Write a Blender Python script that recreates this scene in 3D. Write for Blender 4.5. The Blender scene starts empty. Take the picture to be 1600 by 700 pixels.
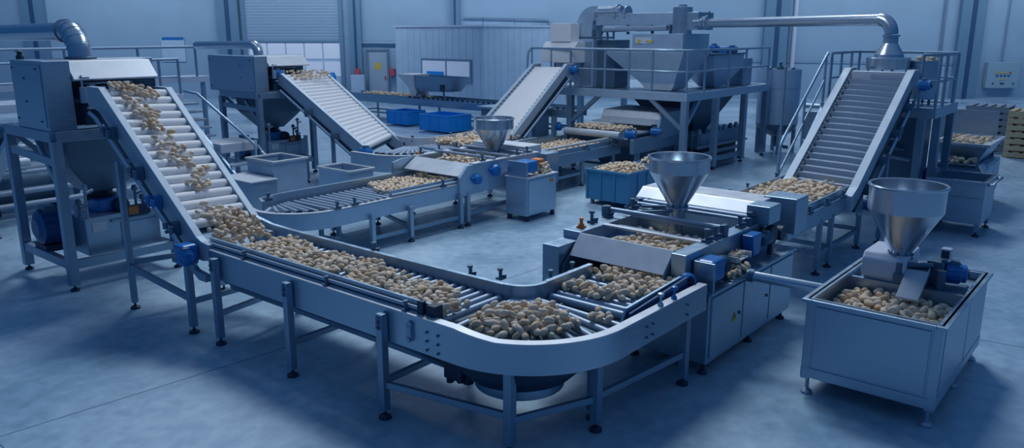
import bpy, math, random
from mathutils import Vector, Matrix, noise
random.seed(7)
C = bpy.context.scene.collection
PI = math.pi
V = Vector

# ------------------------------------------------------------------ materials
def mat(name, col, metal=0.0, rough=0.5, var=0.0, scale=6.0, stretch=(1, 1, 1), bump=0.0, emit=None, coord='Object', spec=0.5):
    m = bpy.data.materials.new(name); m.use_nodes = True
    n = m.node_tree.nodes; l = m.node_tree.links
    b = n['Principled BSDF']
    b.inputs['Base Color'].default_value = (*col, 1); b.inputs['Metallic'].default_value = metal
    b.inputs['Roughness'].default_value = rough; b.inputs['Specular IOR Level'].default_value = spec
    if var > 0 or bump > 0:
        t = n.new('ShaderNodeTexCoord'); mp = n.new('ShaderNodeMapping'); mp.inputs['Scale'].default_value = stretch
        nz = n.new('ShaderNodeTexNoise'); nz.inputs['Scale'].default_value = scale; nz.inputs['Detail'].default_value = 5
        l.new(t.outputs[coord], mp.inputs['Vector']); l.new(mp.outputs['Vector'], nz.inputs['Vector'])
        if var > 0:
            r = n.new('ShaderNodeMapRange'); r.inputs['From Min'].default_value = .3; r.inputs['From Max'].default_value = .7
            r.inputs['To Min'].default_value = max(.02, rough - var); r.inputs['To Max'].default_value = min(1, rough + var)
            l.new(nz.outputs['Fac'], r.inputs['Value']); l.new(r.outputs['Result'], b.inputs['Roughness'])
            cr = n.new('ShaderNodeMixRGB'); cr.inputs['Color1'].default_value = (*[c * .86 for c in col], 1)
            cr.inputs['Color2'].default_value = (*[min(1, c * 1.12) for c in col], 1)
            l.new(nz.outputs['Fac'], cr.inputs['Fac']); l.new(cr.outputs['Color'], b.inputs['Base Color'])
        if bump > 0:
            bp = n.new('ShaderNodeBump'); bp.inputs['Strength'].default_value = bump; bp.inputs['Distance'].default_value = .01
            l.new(nz.outputs['Fac'], bp.inputs['Height']); l.new(bp.outputs['Normal'], b.inputs['Normal'])
    if emit:
        b.inputs['Emission Color'].default_value = (*emit[0], 1); b.inputs['Emission Strength'].default_value = emit[1]
    return m

STEEL = mat('brushed_steel', (.34, .47, .60), .8, .40, .06, 7, (1, 1, 5))
SHEET = mat('guard_sheet_steel', (.36, .46, .57), .25, .55, .05, 5)
SEAM = mat('panel_joint', (.39, .52, .66), 0, .6)
BRIGHT = mat('bright_sheet_steel', (.58, .63, .70), .4, .46, .05, 5)
PIPE = mat('polished_steel', (.48, .57, .67), .8, .24)
FRAME = mat('frame_steel', (.25, .37, .50), .7, .45, .06, 8)
LIGHT = mat('light_sheet_steel', (.41, .55, .70), .45, .40, .06, 6)
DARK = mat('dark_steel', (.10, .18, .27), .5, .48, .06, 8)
BLACK = mat('black_rubber', (.008, .036, .08), 0, .55)
ROLL = mat('white_roller', (.74, .76, .80), .0, .45)
SROLL = mat('steel_roller', (.33, .42, .54), .5, .48)
BELT = mat('white_belt', (.72, .74, .78), 0, .5)
BLUE = mat('blue_paint', (.012, .17, .50), 0, .35)
DBLUE = mat('dark_blue_paint', (.02, .09, .25), .1, .4)
BIN = mat('teal_blue_plastic', (.05, .23, .42), 0, .42)
CRATE = mat('vivid_blue_plastic', (.01, .30, .80), 0, .4)
ORANGE = mat('orange_plastic', (.75, .22, .05), 0, .45)
RED = mat('red_plastic', (.55, .08, .12), 0, .45)
YELLOW = mat('yellow_paint', (.62, .47, .10), 0, .5)
WOOD = mat('pale_pallet_wood', (.52, .42, .26), 0, .75, .08, 14)
WOODB = mat('blue_grey_pallet_wood', (.22, .28, .36), 0, .75, .08, 14)
WALL = mat('painted_wall_panel', (.29, .45, .62), 0, .62, .05, .6)
PANEL = mat('insulated_panel', (.44, .60, .78), 0, .55, .04, 1.2)
COL = mat('column_paint', (.13, .26, .40), 0, .5)
COLD = mat('column_groove', (.02, .08, .20), 0, .6)
DOOR = mat('door_paint', (.33, .45, .58), 0, .5)
GLASS = mat('daylit_glazing', (.72, .78, .88), 0, .3, emit=((.55, .68, .95), .12))
GREYBOX = mat('grey_green_enamel', (.27, .42, .54), 0, .5)
SCREEN = mat('pale_grey_paint', (.55, .63, .77), .1, .5)

def floor_mat():
    m = bpy.data.materials.new('polished_concrete'); m.use_nodes = True
    n = m.node_tree.nodes; l = m.node_tree.links; b = n['Principled BSDF']
    t = n.new('ShaderNodeTexCoord')
    a = n.new('ShaderNodeTexNoise'); a.inputs['Scale'].default_value = .55; a.inputs['Detail'].default_value = 6; a.inputs['Roughness'].default_value = .6
    c = n.new('ShaderNodeTexNoise'); c.inputs['Scale'].default_value = 7; c.inputs['Detail'].default_value = 6
    for x in (a, c): l.new(t.outputs['Object'], x.inputs['Vector'])
    r = n.new('ShaderNodeValToRGB'); e = r.color_ramp.elements
    e[0].position = .34; e[0].color = (.21, .35, .48, 1); e[1].position = .66; e[1].color = (.38, .53, .67, 1)
    l.new(a.outputs['Fac'], r.inputs['Fac'])
    mx = n.new('ShaderNodeMixRGB'); mx.blend_type = 'OVERLAY'; mx.inputs['Fac'].default_value = .38
    l.new(r.outputs['Color'], mx.inputs['Color1']); l.new(c.outputs['Fac'], mx.inputs['Color2'])
    l.new(mx.outputs['Color'], b.inputs['Base Color'])
    rr = n.new('ShaderNodeMapRange'); rr.inputs['From Min'].default_value = .3; rr.inputs['From Max'].default_value = .7
    rr.inputs['To Min'].default_value = .24; rr.inputs['To Max'].default_value = .42
    l.new(a.outputs['Fac'], rr.inputs['Value']); l.new(rr.outputs['Result'], b.inputs['Roughness'])
    return m
FLOOR = floor_mat()

def potato_mat():
    m = bpy.data.materials.new('potato_skin'); m.use_nodes = True
    n = m.node_tree.nodes; l = m.node_tree.links; b = n['Principled BSDF']
    oi = n.new('ShaderNodeObjectInfo'); g = n.new('ShaderNodeNewGeometry')
    ad = n.new('ShaderNodeMath'); ad.operation = 'ADD'; fr = n.new('ShaderNodeMath'); fr.operation = 'FRACT'
    l.new(oi.outputs['Random'], ad.inputs[0]); l.new(g.outputs['Random Per Island'], ad.inputs[1]); l.new(ad.outputs[0], fr.inputs[0])
    r = n.new('ShaderNodeValToRGB'); e = r.color_ramp.elements
    e[0].color = (.60, .46, .33, 1); e[1].color = (.80, .67, .52, 1)
    x = r.color_ramp.elements.new(.06); x.color = (.62, .44, .28, 1)
    x = r.color_ramp.elements.new(.5); x.color = (.70, .57, .44, 1)
    l.new(fr.outputs[0], r.inputs['Fac'])
    t = n.new('ShaderNodeTexCoord'); nz = n.new('ShaderNodeTexNoise'); nz.inputs['Scale'].default_value = 26; nz.inputs['Detail'].default_value = 4
    l.new(t.outputs['Object'], nz.inputs['Vector'])
    mx = n.new('ShaderNodeMixRGB'); mx.blend_type = 'OVERLAY'; mx.inputs['Fac'].default_value = .45
    l.new(r.outputs['Color'], mx.inputs['Color1']); l.new(nz.outputs['Fac'], mx.inputs['Color2']); l.new(mx.outputs['Color'], b.inputs['Base Color'])
    b.inputs['Roughness'].default_value = .7
    return m
POTATO = potato_mat()

# ------------------------------------------------------------------ geometry collector
class G:
    def __init__(s): s.v = []; s.f = []; s.sm = []; s.pc = []
    def add(s, vs, fs, smooth=False):
        b = len(s.v); s.v += [V(x) for x in vs]
        for f in fs: s.f.append([b + i for i in f]); s.sm.append(smooth)
        return s
    def box(s, x0, x1, y0, y1, z0, z1):
        s.pc.append((len(s.v), len(s.f)))
        s.add([(x0,y0,z0),(x1,y0,z0),(x1,y1,z0),(x0,y1,z0),(x0,y0,z1),(x1,y0,z1),(x1,y1,z1),(x0,y1,z1)],
              [(3,2,1,0),(4,5,6,7),(0,1,5,4),(1,2,6,5),(2,3,7,6),(3,0,4,7)]); return s
    def beam(s, p, q, w, h, up=(0,0,1)):
        s.pc.append((len(s.v), len(s.f)))
        p, q = V(p), V(q); d = (q - p).normalized(); u = V(up)
        if abs(d.dot(u)) > .98: u = V((0, 1, 0))
        r = d.cross(u).normalized(); u = r.cross(d).normalized()
        vs = [b + r * (a * w / 2) + u * (c * h / 2) for b in (p, q) for a, c in ((-1,-1),(1,-1),(1,1),(-1,1))]
        s.add(vs, [(0,1,2,3),(7,6,5,4),(0,4,5,1),(1,5,6,2),(2,6,7,3),(3,7,4,0)]); return s
    def tube(s, p, q, r, n=10, r2=None, caps=True):
        s.pc.append((len(s.v), len(s.f)))
        p, q = V(p), V(q); d = (q - p).normalized(); r2 = r if r2 is None else r2
        a = d.cross(V((0, 0, 1)) if abs(d.z) < .9 else V((1, 0, 0))).normalized(); b = d.cross(a)
        cs = [a * math.cos(2*PI*i/n) + b * math.sin(2*PI*i/n) for i in range(n)]
        s.add([p + c * r for c in cs] + [q + c * r2 for c in cs], [(i, (i+1) % n, n + (i+1) % n, n + i) for i in range(n)], True)
        if caps:
            s.add([p + c * r for c in cs], [list(range(n))[::-1]]); s.add([q + c * r2 for c in cs], [list(range(n))])
        return s
    def pipe(s, pts, r, n=12, caps=True):
        s.pc.append((len(s.v), len(s.f)))
        pts = [V(p) for p in pts]; rings = []; a = None
        for i, p in enumerate(pts):
            d = ((pts[min(i+1, len(pts)-1)] - p).normalized() + (p - pts[max(i-1, 0)]).normalized()).normalized()
            if a is None: a = d.cross(V((0, 0, 1)) if abs(d.z) < .9 else V((1, 0, 0))).normalized()
            a = (a - d * a.dot(d)).normalized(); b = d.cross(a)
            rr = r[i] if isinstance(r, (list, tuple)) else r
            rings.append([p + (a * math.cos(2*PI*k/n) + b * math.sin(2*PI*k/n)) * rr for k in range(n)])
        vs = [v for ring in rings for v in ring]
        s.add(vs, [(i*n+k, i*n+(k+1) % n, (i+1)*n+(k+1) % n, (i+1)*n+k) for i in range(len(pts)-1) for k in range(n)], True)
        if caps: s.add(rings[0], [list(range(n))[::-1]]); s.add(rings[-1], [list(range(n))])
        return s
    def lathe(s, prof, c, n=40, axis=None, sharp=True):
        s.pc.append((len(s.v), len(s.f)))
        c = V(c); M = Matrix.Identity(3) if axis is None else V((0, 0, 1)).rotation_difference(V(axis)).to_matrix()
        for j in range(len(prof) - 1):
            vs = [c + M @ V((r * math.cos(2*PI*k/n), r * math.sin(2*PI*k/n), z)) for r, z in prof[j:j+2] for k in range(n)]
            s.add(vs, [(k, (k+1) % n, n+(k+1) % n, n+k) for k in range(n)], True)
        return s
    def prism(s, poly, vec):
        s.pc.append((len(s.v), len(s.f)))
        n = len(poly); p = [V(x) for x in poly]; w = V(vec)
        s.add(p + [x + w for x in p], [list(range(n))[::-1], [n+i for i in range(n)]] + [(i, (i+1) % n, n+(i+1) % n, n+i) for i in range(n)]); return s
    def loft(s, rings, caps=(True, True), smooth=False):
        s.pc.append((len(s.v), len(s.f)))
        n = len(rings[0]); vs = [v for r in rings for v in r]
        s.add(vs, [(i*n+k, i*n+(k+1) % n, (i+1)*n+(k+1) % n, (i+1)*n+k) for i in range(len(rings)-1) for k in range(n)], smooth)
        if caps[0]: s.add(rings[0], [list(range(n))[::-1]])
        if caps[1]: s.add(rings[-1], [list(range(n))])
        return s
    def ribbon(s, path, z0, z1, th):
        s.pc.append((len(s.v), len(s.f)))
        n = len(path); L = []
        for i in range(n):
            a = V(path[max(i-1, 0)]); b = V(path[min(i+1, n-1)]); d = (b - a).to_2d().normalized()
            L.append(V(path[i]).to_2d() + V((-d.y, d.x)) * th)
        P = [V(p).to_2d() for p in path]; f = []
        zz = lambda z, i: z[i] if isinstance(z, (list, tuple)) else z
        rings = [[(P[i].x, P[i].y, zz(z0, i)), (L[i].x, L[i].y, zz(z0, i)), (L[i].x, L[i].y, zz(z1, i)), (P[i].x, P[i].y, zz(z1, i))] for i in range(n)]
        for k in range(4):
            vs = [r[j] for r in rings for j in (k, (k+1) % 4)]
            s.add(vs, [(2*i, 2*i+1, 2*i+3, 2*i+2) for i in range(n-1)], True)
        s.add(rings[0], [(3,2,1,0)]); s.add(rings[-1], [(0,1,2,3)]); return s

ORG = {}
def mesh_of(name, g, org=V((0,0,0))):
    me = bpy.data.meshes.new(name)
    me.from_pydata([v - org for v in g.v], [], g.f); me.polygons.foreach_set('use_smooth', g.sm); me.update()
    import bmesh
    bm = bmesh.new(); bm.from_mesh(me); bmesh.ops.recalc_face_normals(bm, faces=bm.faces); bm.to_mesh(me); bm.free()
    return me
def thing(name, label, cat, loc, group=None):
    o = bpy.data.objects.new(name, None); C.objects.link(o); o.location = loc
    o['label'] = label; o['category'] = cat
    if group: o['group'] = group
    ORG[o] = V(loc); return o
SPLIT = set("stretcher top_frame cross_brace long_stretcher rib brace panel_fastener support_leg rail_post hood_cheek foot side_frame handrail bolts cross_plate tray_lip "
            "side_panel cabinet_door elbow_rib end_cap guide_tube knee_brace ground_tie bearer top_board bottom_board pipe front_pipe bracket flange top_rim stand_door leg mid_rail "
            "end_box fitting chute_leg saddle lid_drive outlet_roller chain_guide edge_roller yellow_mark pulley inner_beam pan rod_bearing tread far_panel corner_frame groove flange_bolts stringer".split())
def part(name, g, m, parent, bev=0.0, label=None):
    if name in SPLIT and len(g.pc) > 1:
        o = None; e = g.pc[1:] + [(len(g.v), len(g.f))]
        for (v0, f0), (v1, f1) in zip(g.pc, e):
            h = G(); h.v = g.v[v0:v1]; h.f = [[i - v0 for i in f] for f in g.f[f0:f1]]; h.sm = g.sm[f0:f1]
            o = part(name, h, m, parent, bev, label)
        return o
    me = mesh_of(name, g, ORG[parent]); me.materials.append(m)
    o = bpy.data.objects.new(name, me); C.objects.link(o); o.parent = parent; ORG[o] = ORG[parent]
    if bev:
        md = o.modifiers.new('edge', 'BEVEL'); md.width = bev; md.segments = 2; md.limit_method = 'ANGLE'
    if label: o['label'] = label
    return o
def single(name, g, m, label, cat, group=None, bev=0.0, kind=None):
    lo = [min(v[i] for v in g.v) for i in range(3)]; hi = [max(v[i] for v in g.v) for i in range(3)]
    org = V(((lo[0]+hi[0])/2, (lo[1]+hi[1])/2, lo[2]))
    me = mesh_of(name, g, org); me.materials.append(m)
    o = bpy.data.objects.new(name, me); C.objects.link(o); o.location = org; ORG[o] = org
    if kind: o['kind'] = kind
    if label: o['label'] = label
    if cat: o['category'] = cat
    if group: o['group'] = group
    if bev:
        md = o.modifiers.new('edge', 'BEVEL'); md.width = bev; md.segments = 2; md.limit_method = 'ANGLE'
    return o
def struct(name, g, m, parent=None, bev=0.0):
    if parent: return part(name, g, m, parent, bev)
    return single(name, g, m, None, None, kind='structure', bev=bev)
def row(name, me, parent, spots):            # copies of one mesh as parts of a thing: spots = [(location, rotation matrix or None)]
    for p, R in spots:
        o = bpy.data.objects.new(name, me); C.objects.link(o); o.parent = parent
        o.location = V(p) - ORG[parent]
        if R is not None: o.rotation_euler = R
def lerp(a, b, t): return tuple(x + (y - x) * t for x, y in zip(a, b))
def arc2(c, r, a0, a1, n): return [(c[0] + r*math.cos(a0+(a1-a0)*i/n), c[1] + r*math.sin(a0+(a1-a0)*i/n)) for i in range(n+1)]
def arc3(c, u, w, r, n=8): # quarter arc from c+u*r to c+w*r
    c, u, w = V(c), V(u), V(w); return [c + u*r*math.cos(PI/2*i/n) + w*r*math.sin(PI/2*i/n) for i in range(n+1)]

def legs(root, pts, ztop, w=.07, m=None, foot=True):
    for x, y in pts:
        zt = ztop
        g = G().box(x-w/2, x+w/2, y-w/2, y+w/2, .08 if foot else 0, zt)
        lg = part('leg', g, m or FRAME, root, .004)
        if foot:
            f = G().tube((x,y,.03), (x,y,.085), .014, 8).lathe([(0,.045),(.025,.042),(.058,.024),(.06,0)], (x,y,0), 14)
            part('levelling_foot', f, BLACK, lg)
def clamp(root, x, y, z, s=1.0, name='clamp', m=None):
    g = G().tube((x,y,z), (x,y,z+.085*s), .014*s, 8).tube((x,y,z+.03*s), (x+.05*s,y-.03*s,z+.03*s), .012*s, 8)
    g.tube((x,y,z+.085*s), (x,y,z+.105*s), .026*s, 8).tube((x+.035*s,y+.02*s,z), (x+.035*s,y+.02*s,z+.10*s), .012*s, 8).box(x-.03*s, x+.05*s, y-.03*s, y+.03*s, z, z+.02*s)
    return part(name, g, m or DARK, root)
def motor(root, c, axis, r=.09, l=.22, m=BLUE, name='motor'):
    c, a = V(c), V(axis).normalized()
    g = G().lathe([(0,0),(r*.55,0),(r*.8,l*.08),(r,l*.12),(r,l*.75),(r*.9,l*.8),(r*.9,l),(r*.7,l*1.04),(0,l*1.04)], c, 20, a)
    o = part(name, g, m, root)
    s = a.cross(V((0,0,1))).normalized()
    f = G()
    for k in range(14):
        th = 2*PI*k/14; d = s*math.cos(th) + a.cross(s)*math.sin(th)
        f.beam(c + a*l*.16 + d*r, c + a*l*.72 + d*r, .006, r*.16, d)
    part('cooling_fin', f, m, o)
    q = c + a*l*.45 + V((0,0,r*1.0)); 
    part('terminal_box', G().beam(q - a*l*.18, q + a*l*.18, r*.9, r*.6), DARK, o, .004)
    h = G().lathe([(0,l*1.04),(r*.45,l*1.05),(r*.45,l*1.16),(0,l*1.16)], c, 14, a); part('shaft_cover', h, DARK, o)
    return o
def rail_thing(root, posts, h, mids=(.5,), r=.022, m=FRAME, toprail=True):
    for p in posts: part('rail_post', G().tube(p, (p[0],p[1],p[2]+h), r, 8), m, root)
    if toprail:
        part('handrail', G().pipe([(p[0],p[1],p[2]+h) for p in posts], r, 8), m, root)
    for k in mids: part('mid_rail', G().pipe([(p[0],p[1],p[2]+h*k) for p in posts], r*.8, 8), m, root)

def open_box(x0, x1, y0, y1, z0, z1, t=.02, ft=.02, rim=.05, rh=.035, floor_z=None):
    w = G().box(x0,x1,y0,y0+t,z0,z1).box(x0,x1,y1-t,y1,z0,z1).box(x0,x0+t,y0+t,y1-t,z0,z1).box(x1-t,x1,y0+t,y1-t,z0,z1)
    fz = z0 if floor_z is None else floor_z
    w.box(x0+t,x1-t,y0+t,y1-t,fz,fz+ft)
    rg = G()
    if rim:
        o = rim*.45
        rg.box(x0-o,x1+o,y0-o,y0-o+rim,z1-rh,z1).box(x0-o,x1+o,y1+o-rim,y1+o,z1-rh,z1).box(x0-o,x0-o+rim,y0-o+rim,y1+o-rim,z1-rh,z1).box(x1+o-rim,x1+o,y0-o+rim,y1+o-rim,z1-rh,z1)
    return w, rg

def funnel(root, c, zr, zc, zt, zb, R, rt, m=PIPE):
    """round hopper: rim at zr, cylinder down to zc, cone down to zt, throat down to zb"""
    x, y = c; t = .012
    part('rim', G().lathe([(R-.012,zr-.012),(R+.018,zr-.012),(R+.022,zr),(R+.012,zr+.012),(R-.012,zr+.008),(R-.012,zr-.012)], (x,y,0), 56), m, root)
    part('cylinder_shell', G().lathe([(R,zr-.012),(R,zc)], (x,y,0), 56).lathe([(R-t,zr-.012),(R-t,zc)], (x,y,0), 56), m, root)
    part('cone_shell', G().lathe([(R,zc),(rt,zt)], (x,y,0), 56).lathe([(R-t,zc),(rt-t,zt)], (x,y,0), 56), m, root)
    part('throat', G().lathe([(rt,zt),(rt*1.35,zt-.002),(rt*1.35,zt-.03),(rt,zt-.032),(rt,zb),(0,zb)], (x,y,0), 32), m, root)
    g = G()
    for k in range(8):
        a = 2*PI*k/8; g.tube((x+rt*1.2*math.cos(a), y+rt*1.2*math.sin(a), zt-.045), (x+rt*1.2*math.cos(a), y+rt*1.2*math.sin(a), zt+.015), .01, 6)
    part('flange_bolts', g, DARK, root)

# ------------------------------------------------------------------ room
struct('floor', G().box(-14, 62, -40, 62, -.2, 0), FLOOR)
JOINT = mat('joint_sealant', (.10, .18, .28), 0, .7)
for p, q in (((-6,7.97,0),(14.2,6.45,0)), ((9.72,2.4,0),(10.35,-2.2,0)), ((1.9,-4,0),(1.9,18,0))):
    struct('floor_joint', G().beam((p[0],p[1],.0),(q[0],q[1],.0),.012,.003), JOINT)
FW = V((.7695, .6385)); RT = V((.6386, -.7696)); D = 42.0
def wp(u, d, z): p = FW*(D-d) + RT*u; return (p.x, p.y, z)
def wbox(u0, u1, d0, d1, z0, z1, g=None):
    g = g or G()
    g.add([wp(u0,d0,z0),wp(u1,d0,z0),wp(u1,d1,z0),wp(u0,d1,z0),wp(u0,d0,z1),wp(u1,d0,z1),wp(u1,d1,z1),wp(u0,d1,z1)],
          [(3,2,1,0),(4,5,6,7),(0,1,5,4),(1,2,6,5),(2,3,7,6),(3,0,4,7)]); return g
struct('wall_back', wbox(-34, 40, -.3, 0, 0, 7.2), WALL)
n = 0
for u0, u1 in ((-25.1,-23.9), (-15.1,-14.0), (-8.35,-7.75), (-3.15,-2.7), (12.95,14.2), (22.95,24.2)):
    n += 1; w = u1 - u0
    t = struct('trim_%d' % n, wbox(u0, u1, .02, .3, 0, 7.2), COL)
    struct('groove', wbox(u0+w*.42, u0+w*.6, .3, .33, 0, 7.2), COLD, t)
# roller door with glazed row, personnel door
d1 = struct('door_1', wbox(-13.85, -8.75, .02, .07, 0, 7.0), PANEL)
g = G()
for k in range(26): g = wbox(-13.7, -8.9, .07, .09, 3.02+k*.15, 3.02+k*.15+.11, g)
struct('shutter_slats', g, mat('shutter_paint', (.28,.41,.56), .1, .5), d1)
for k in range(5):
    for z0, z1 in ((2.05,2.85), (1.15,1.9)): struct('glazing', wbox(-13.6+k*.96, -12.72+k*.96, .07, .09, z0, z1), GLASS, d1)
struct('door_frame', wbox(-13.9,-13.7,.05,.16,0,7.0, wbox(-8.9,-8.7,.05,.16,0,7.0, wbox(-13.9,-8.7,.05,.14,2.88,2.98))), COL, d1)
d2 = struct('door_2', wbox(-7.45, -6.5, .02, .1, 0, 2.45), DOOR)
struct('door_frame', wbox(-7.55,-7.45,.02,.16,0,2.5, wbox(-6.5,-6.4,.02,.16,0,2.5, wbox(-7.55,-6.4,.02,.16,2.45,2.55))), FRAME, d2)
struct('notice', wbox(-7.15,-6.8,.1,.11,1.5,1.85), YELLOW, d2)
struct('handle', wbox(-6.65,-6.58,.1,.16,1.0,1.15), RED, d2)

# things on the wall
def wthing(name, label, cat, u0, u1, d0, d1, z0, z1, m, group=None): return single(name, wbox(u0,u1,d0,d1,z0,z1), m, label, cat, group)
r = thing('wall_notice', 'white wall notice with a blue header strip on the back wall', 'sign', wp(-17.5,.05,2.2))
part('board', wbox(-18.15,-16.95,.02,.05,1.9,3.15), PANEL, r); part('header_strip', wbox(-18.1,-16.97,.05,.06,3.0,3.14), BLUE, r)
r = thing('control_box', 'grey-green control box with rows of buttons on the back wall', 'control box', wp(25.4,.1,.7))
part('enclosure', wbox(24.64,26.3,.02,.35,.56,1.88), GREYBOX, r, .02)
for k in range(5): part('button', wbox(25.05+k*.18,25.15+k*.18,.35,.38,1.32,1.40), YELLOW if k != 4 else RED, r)
for k in range(4): part('button', wbox(25.1+k*.2,25.2+k*.2,.35,.38,1.16,1.24), DBLUE, r)
for k in range(3): part('button', wbox(25.25+k*.14,25.33+k*.14,.35,.38,.98,1.04), YELLOW, r)
for a, b in ((24.95,25.02),(25.35,25.55),(26.0,26.08)): part('selector', wbox(a,b,.35,.38,.76,.84), COLD, r)
cg = G().tube(wp(25.45,.1,1.88), wp(25.5,.1,7.2), .03, 8)
single('conduit', cg, FRAME, 'thin conduit running up the wall from the grey-green control box', 'conduit')
single('conduit', G().tube(wp(22.2,.1,1.2), wp(22.2,.1,7.2), .06, 8), FRAME, 'grey riser pipe beside the column behind the steep conveyor platform', 'pipe')
single('conduit', G().tube(wp(14.55,.1,.5), wp(14.55,.1,7.2), .12, 10), SCREEN, 'pale vertical pipe beside the column above the round tank', 'pipe')
single('wall_pipe', G().pipe([wp(-7.9,.15,2.85), wp(-5.0,.15,2.82)], .06, 8), FRAME, 'horizontal pipe on the wall above the grey personnel door', 'pipe')
single('wall_pipe', G().pipe([wp(-2.5,.12,4.1), wp(1.9,.12,4.0), wp(1.95,.12,3.2)], .04, 8), FRAME, 'thin pipe on the wall above the white panel room', 'pipe')
single('wall_cable', G().tube(wp(10,.1,2.0), wp(24,.1,1.8), .02, 6), FRAME, 'thin horizontal cable line along the back wall behind the steep conveyor', 'cable')
for u, lab in ((-8.0,'red call point on the wall column beside the grey personnel door'), (-6.2,'red fire alarm box on the wall just past the grey personnel door')):
    g = wbox(u-.12,u+.12,.3 if u < -7 else .02,.45,1.2,1.55); single('alarm_box', g, RED, lab, 'alarm')
single('wall_cabinet', wbox(-9.2+.9,-7.6,.35,.75,0,1.25), PANEL, 'white cabinet standing by the wall left of the grey personnel door', 'cabinet', bev=.02)
single('storage_drum', G().lathe([(0,0),(.42,0),(.42,.1),(.45,.12),(.45,1.25),(.38,1.4),(0,1.42)], wp(-9.4,1.2,0), 20), CRATE, 'blue plastic drum standing by the roller door', 'drum')

# panel room
r = thing('panel_room', 'white panelled room with a window standing against the back wall', 'cabin', (29,26,0))
g = G().box(26.6, 32.8, 23.7, 29.4, 0, 3.62)
part('panel_wall', g, PANEL, r)
g = G()
for k in range(13): g.box(26.592, 26.6, 23.9+k*.42, 23.912+k*.42, .1, 3.6)
for k in range(14): g.box(26.9+k*.45, 26.915+k*.45, 23.692, 23.7, .1, 3.6)
part('panel_seam', g, SEAM, r)
part('roof_edge', G().box(26.55,32.85,23.65,29.45,3.62,3.7), SCREEN, r)
w = part('window', G().box(26.54,26.6,24.4,27.6,1.15,2.2), FRAME, r)
for y0, y1 in ((24.5,25.9),(26.0,27.5)): part('pane', G().box(26.52,26.54,y0,y1,1.25,2.1), GLASS, w)
part('blue_box', G().box(26.4,26.54,26.1,27.1,1.3,1.62), CRATE, w, label='blue bins seen at the window')
rail_r = thing('roof_rail', 'low railing on the roof of the white panel room', 'railing', (27.5,23.9,3.7))
rail_thing(rail_r, [(26.8,23.9,3.7),(29,23.9,3.7),(31,23.9,3.7)], .3, ())

# ------------------------------------------------------------------ potatoes (placed near the end; regions are collected as the lines are built)
HEAPS = []   # dict(where, label, group, pts)
RND = random.Random(11)
def pile(where, label, group, sample, base, count, tries=4, r=.034, zmax=9, hmax=9):
    """drop count potatoes one by one, each on the lowest of a few random spots"""
    grid = {}; out = []; cs = 2*r
    def height(x, y):
        z = base(x, y) + r*.95; i, j = int(x//cs), int(y//cs)
        for a in (-1,0,1):
            for b in (-1,0,1):
                for (px,py,pz) in grid.get((i+a,j+b), ()):
                    d2 = (px-x)**2 + (py-y)**2
                    if d2 < (2*r)**2: z = max(z, pz + math.sqrt((2*r)**2 - d2)*.82)
        return z
    for _ in range(count):
        best = None
        for _ in range(tries):
            for _ in range(40):
                x, y = sample()
                if base(x, y) < 5: break
            z = height(x, y)
            if best is None or z - base(x, y) < best[3]: best = (x, y, z, z - base(x, y))
        if best[2] > zmax or best[3] > hmax: continue
        out.append(best[:3]); grid.setdefault((int(best[0]//cs), int(best[1]//cs)), []).append(best[:3])
    HEAPS.append((label, group, out, r))
def urect(x0, x1, y0, y1): return lambda: (RND.uniform(x0,x1), RND.uniform(y0,y1))
def ugauss(cx, cy, sx, sy, x0, x1, y0, y1):
    def f():
        while True:
            x, y = RND.gauss(cx,sx), RND.gauss(cy,sy)
            if x0 < x < x1 and y0 < y < y1: return x, y
    return f
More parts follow.
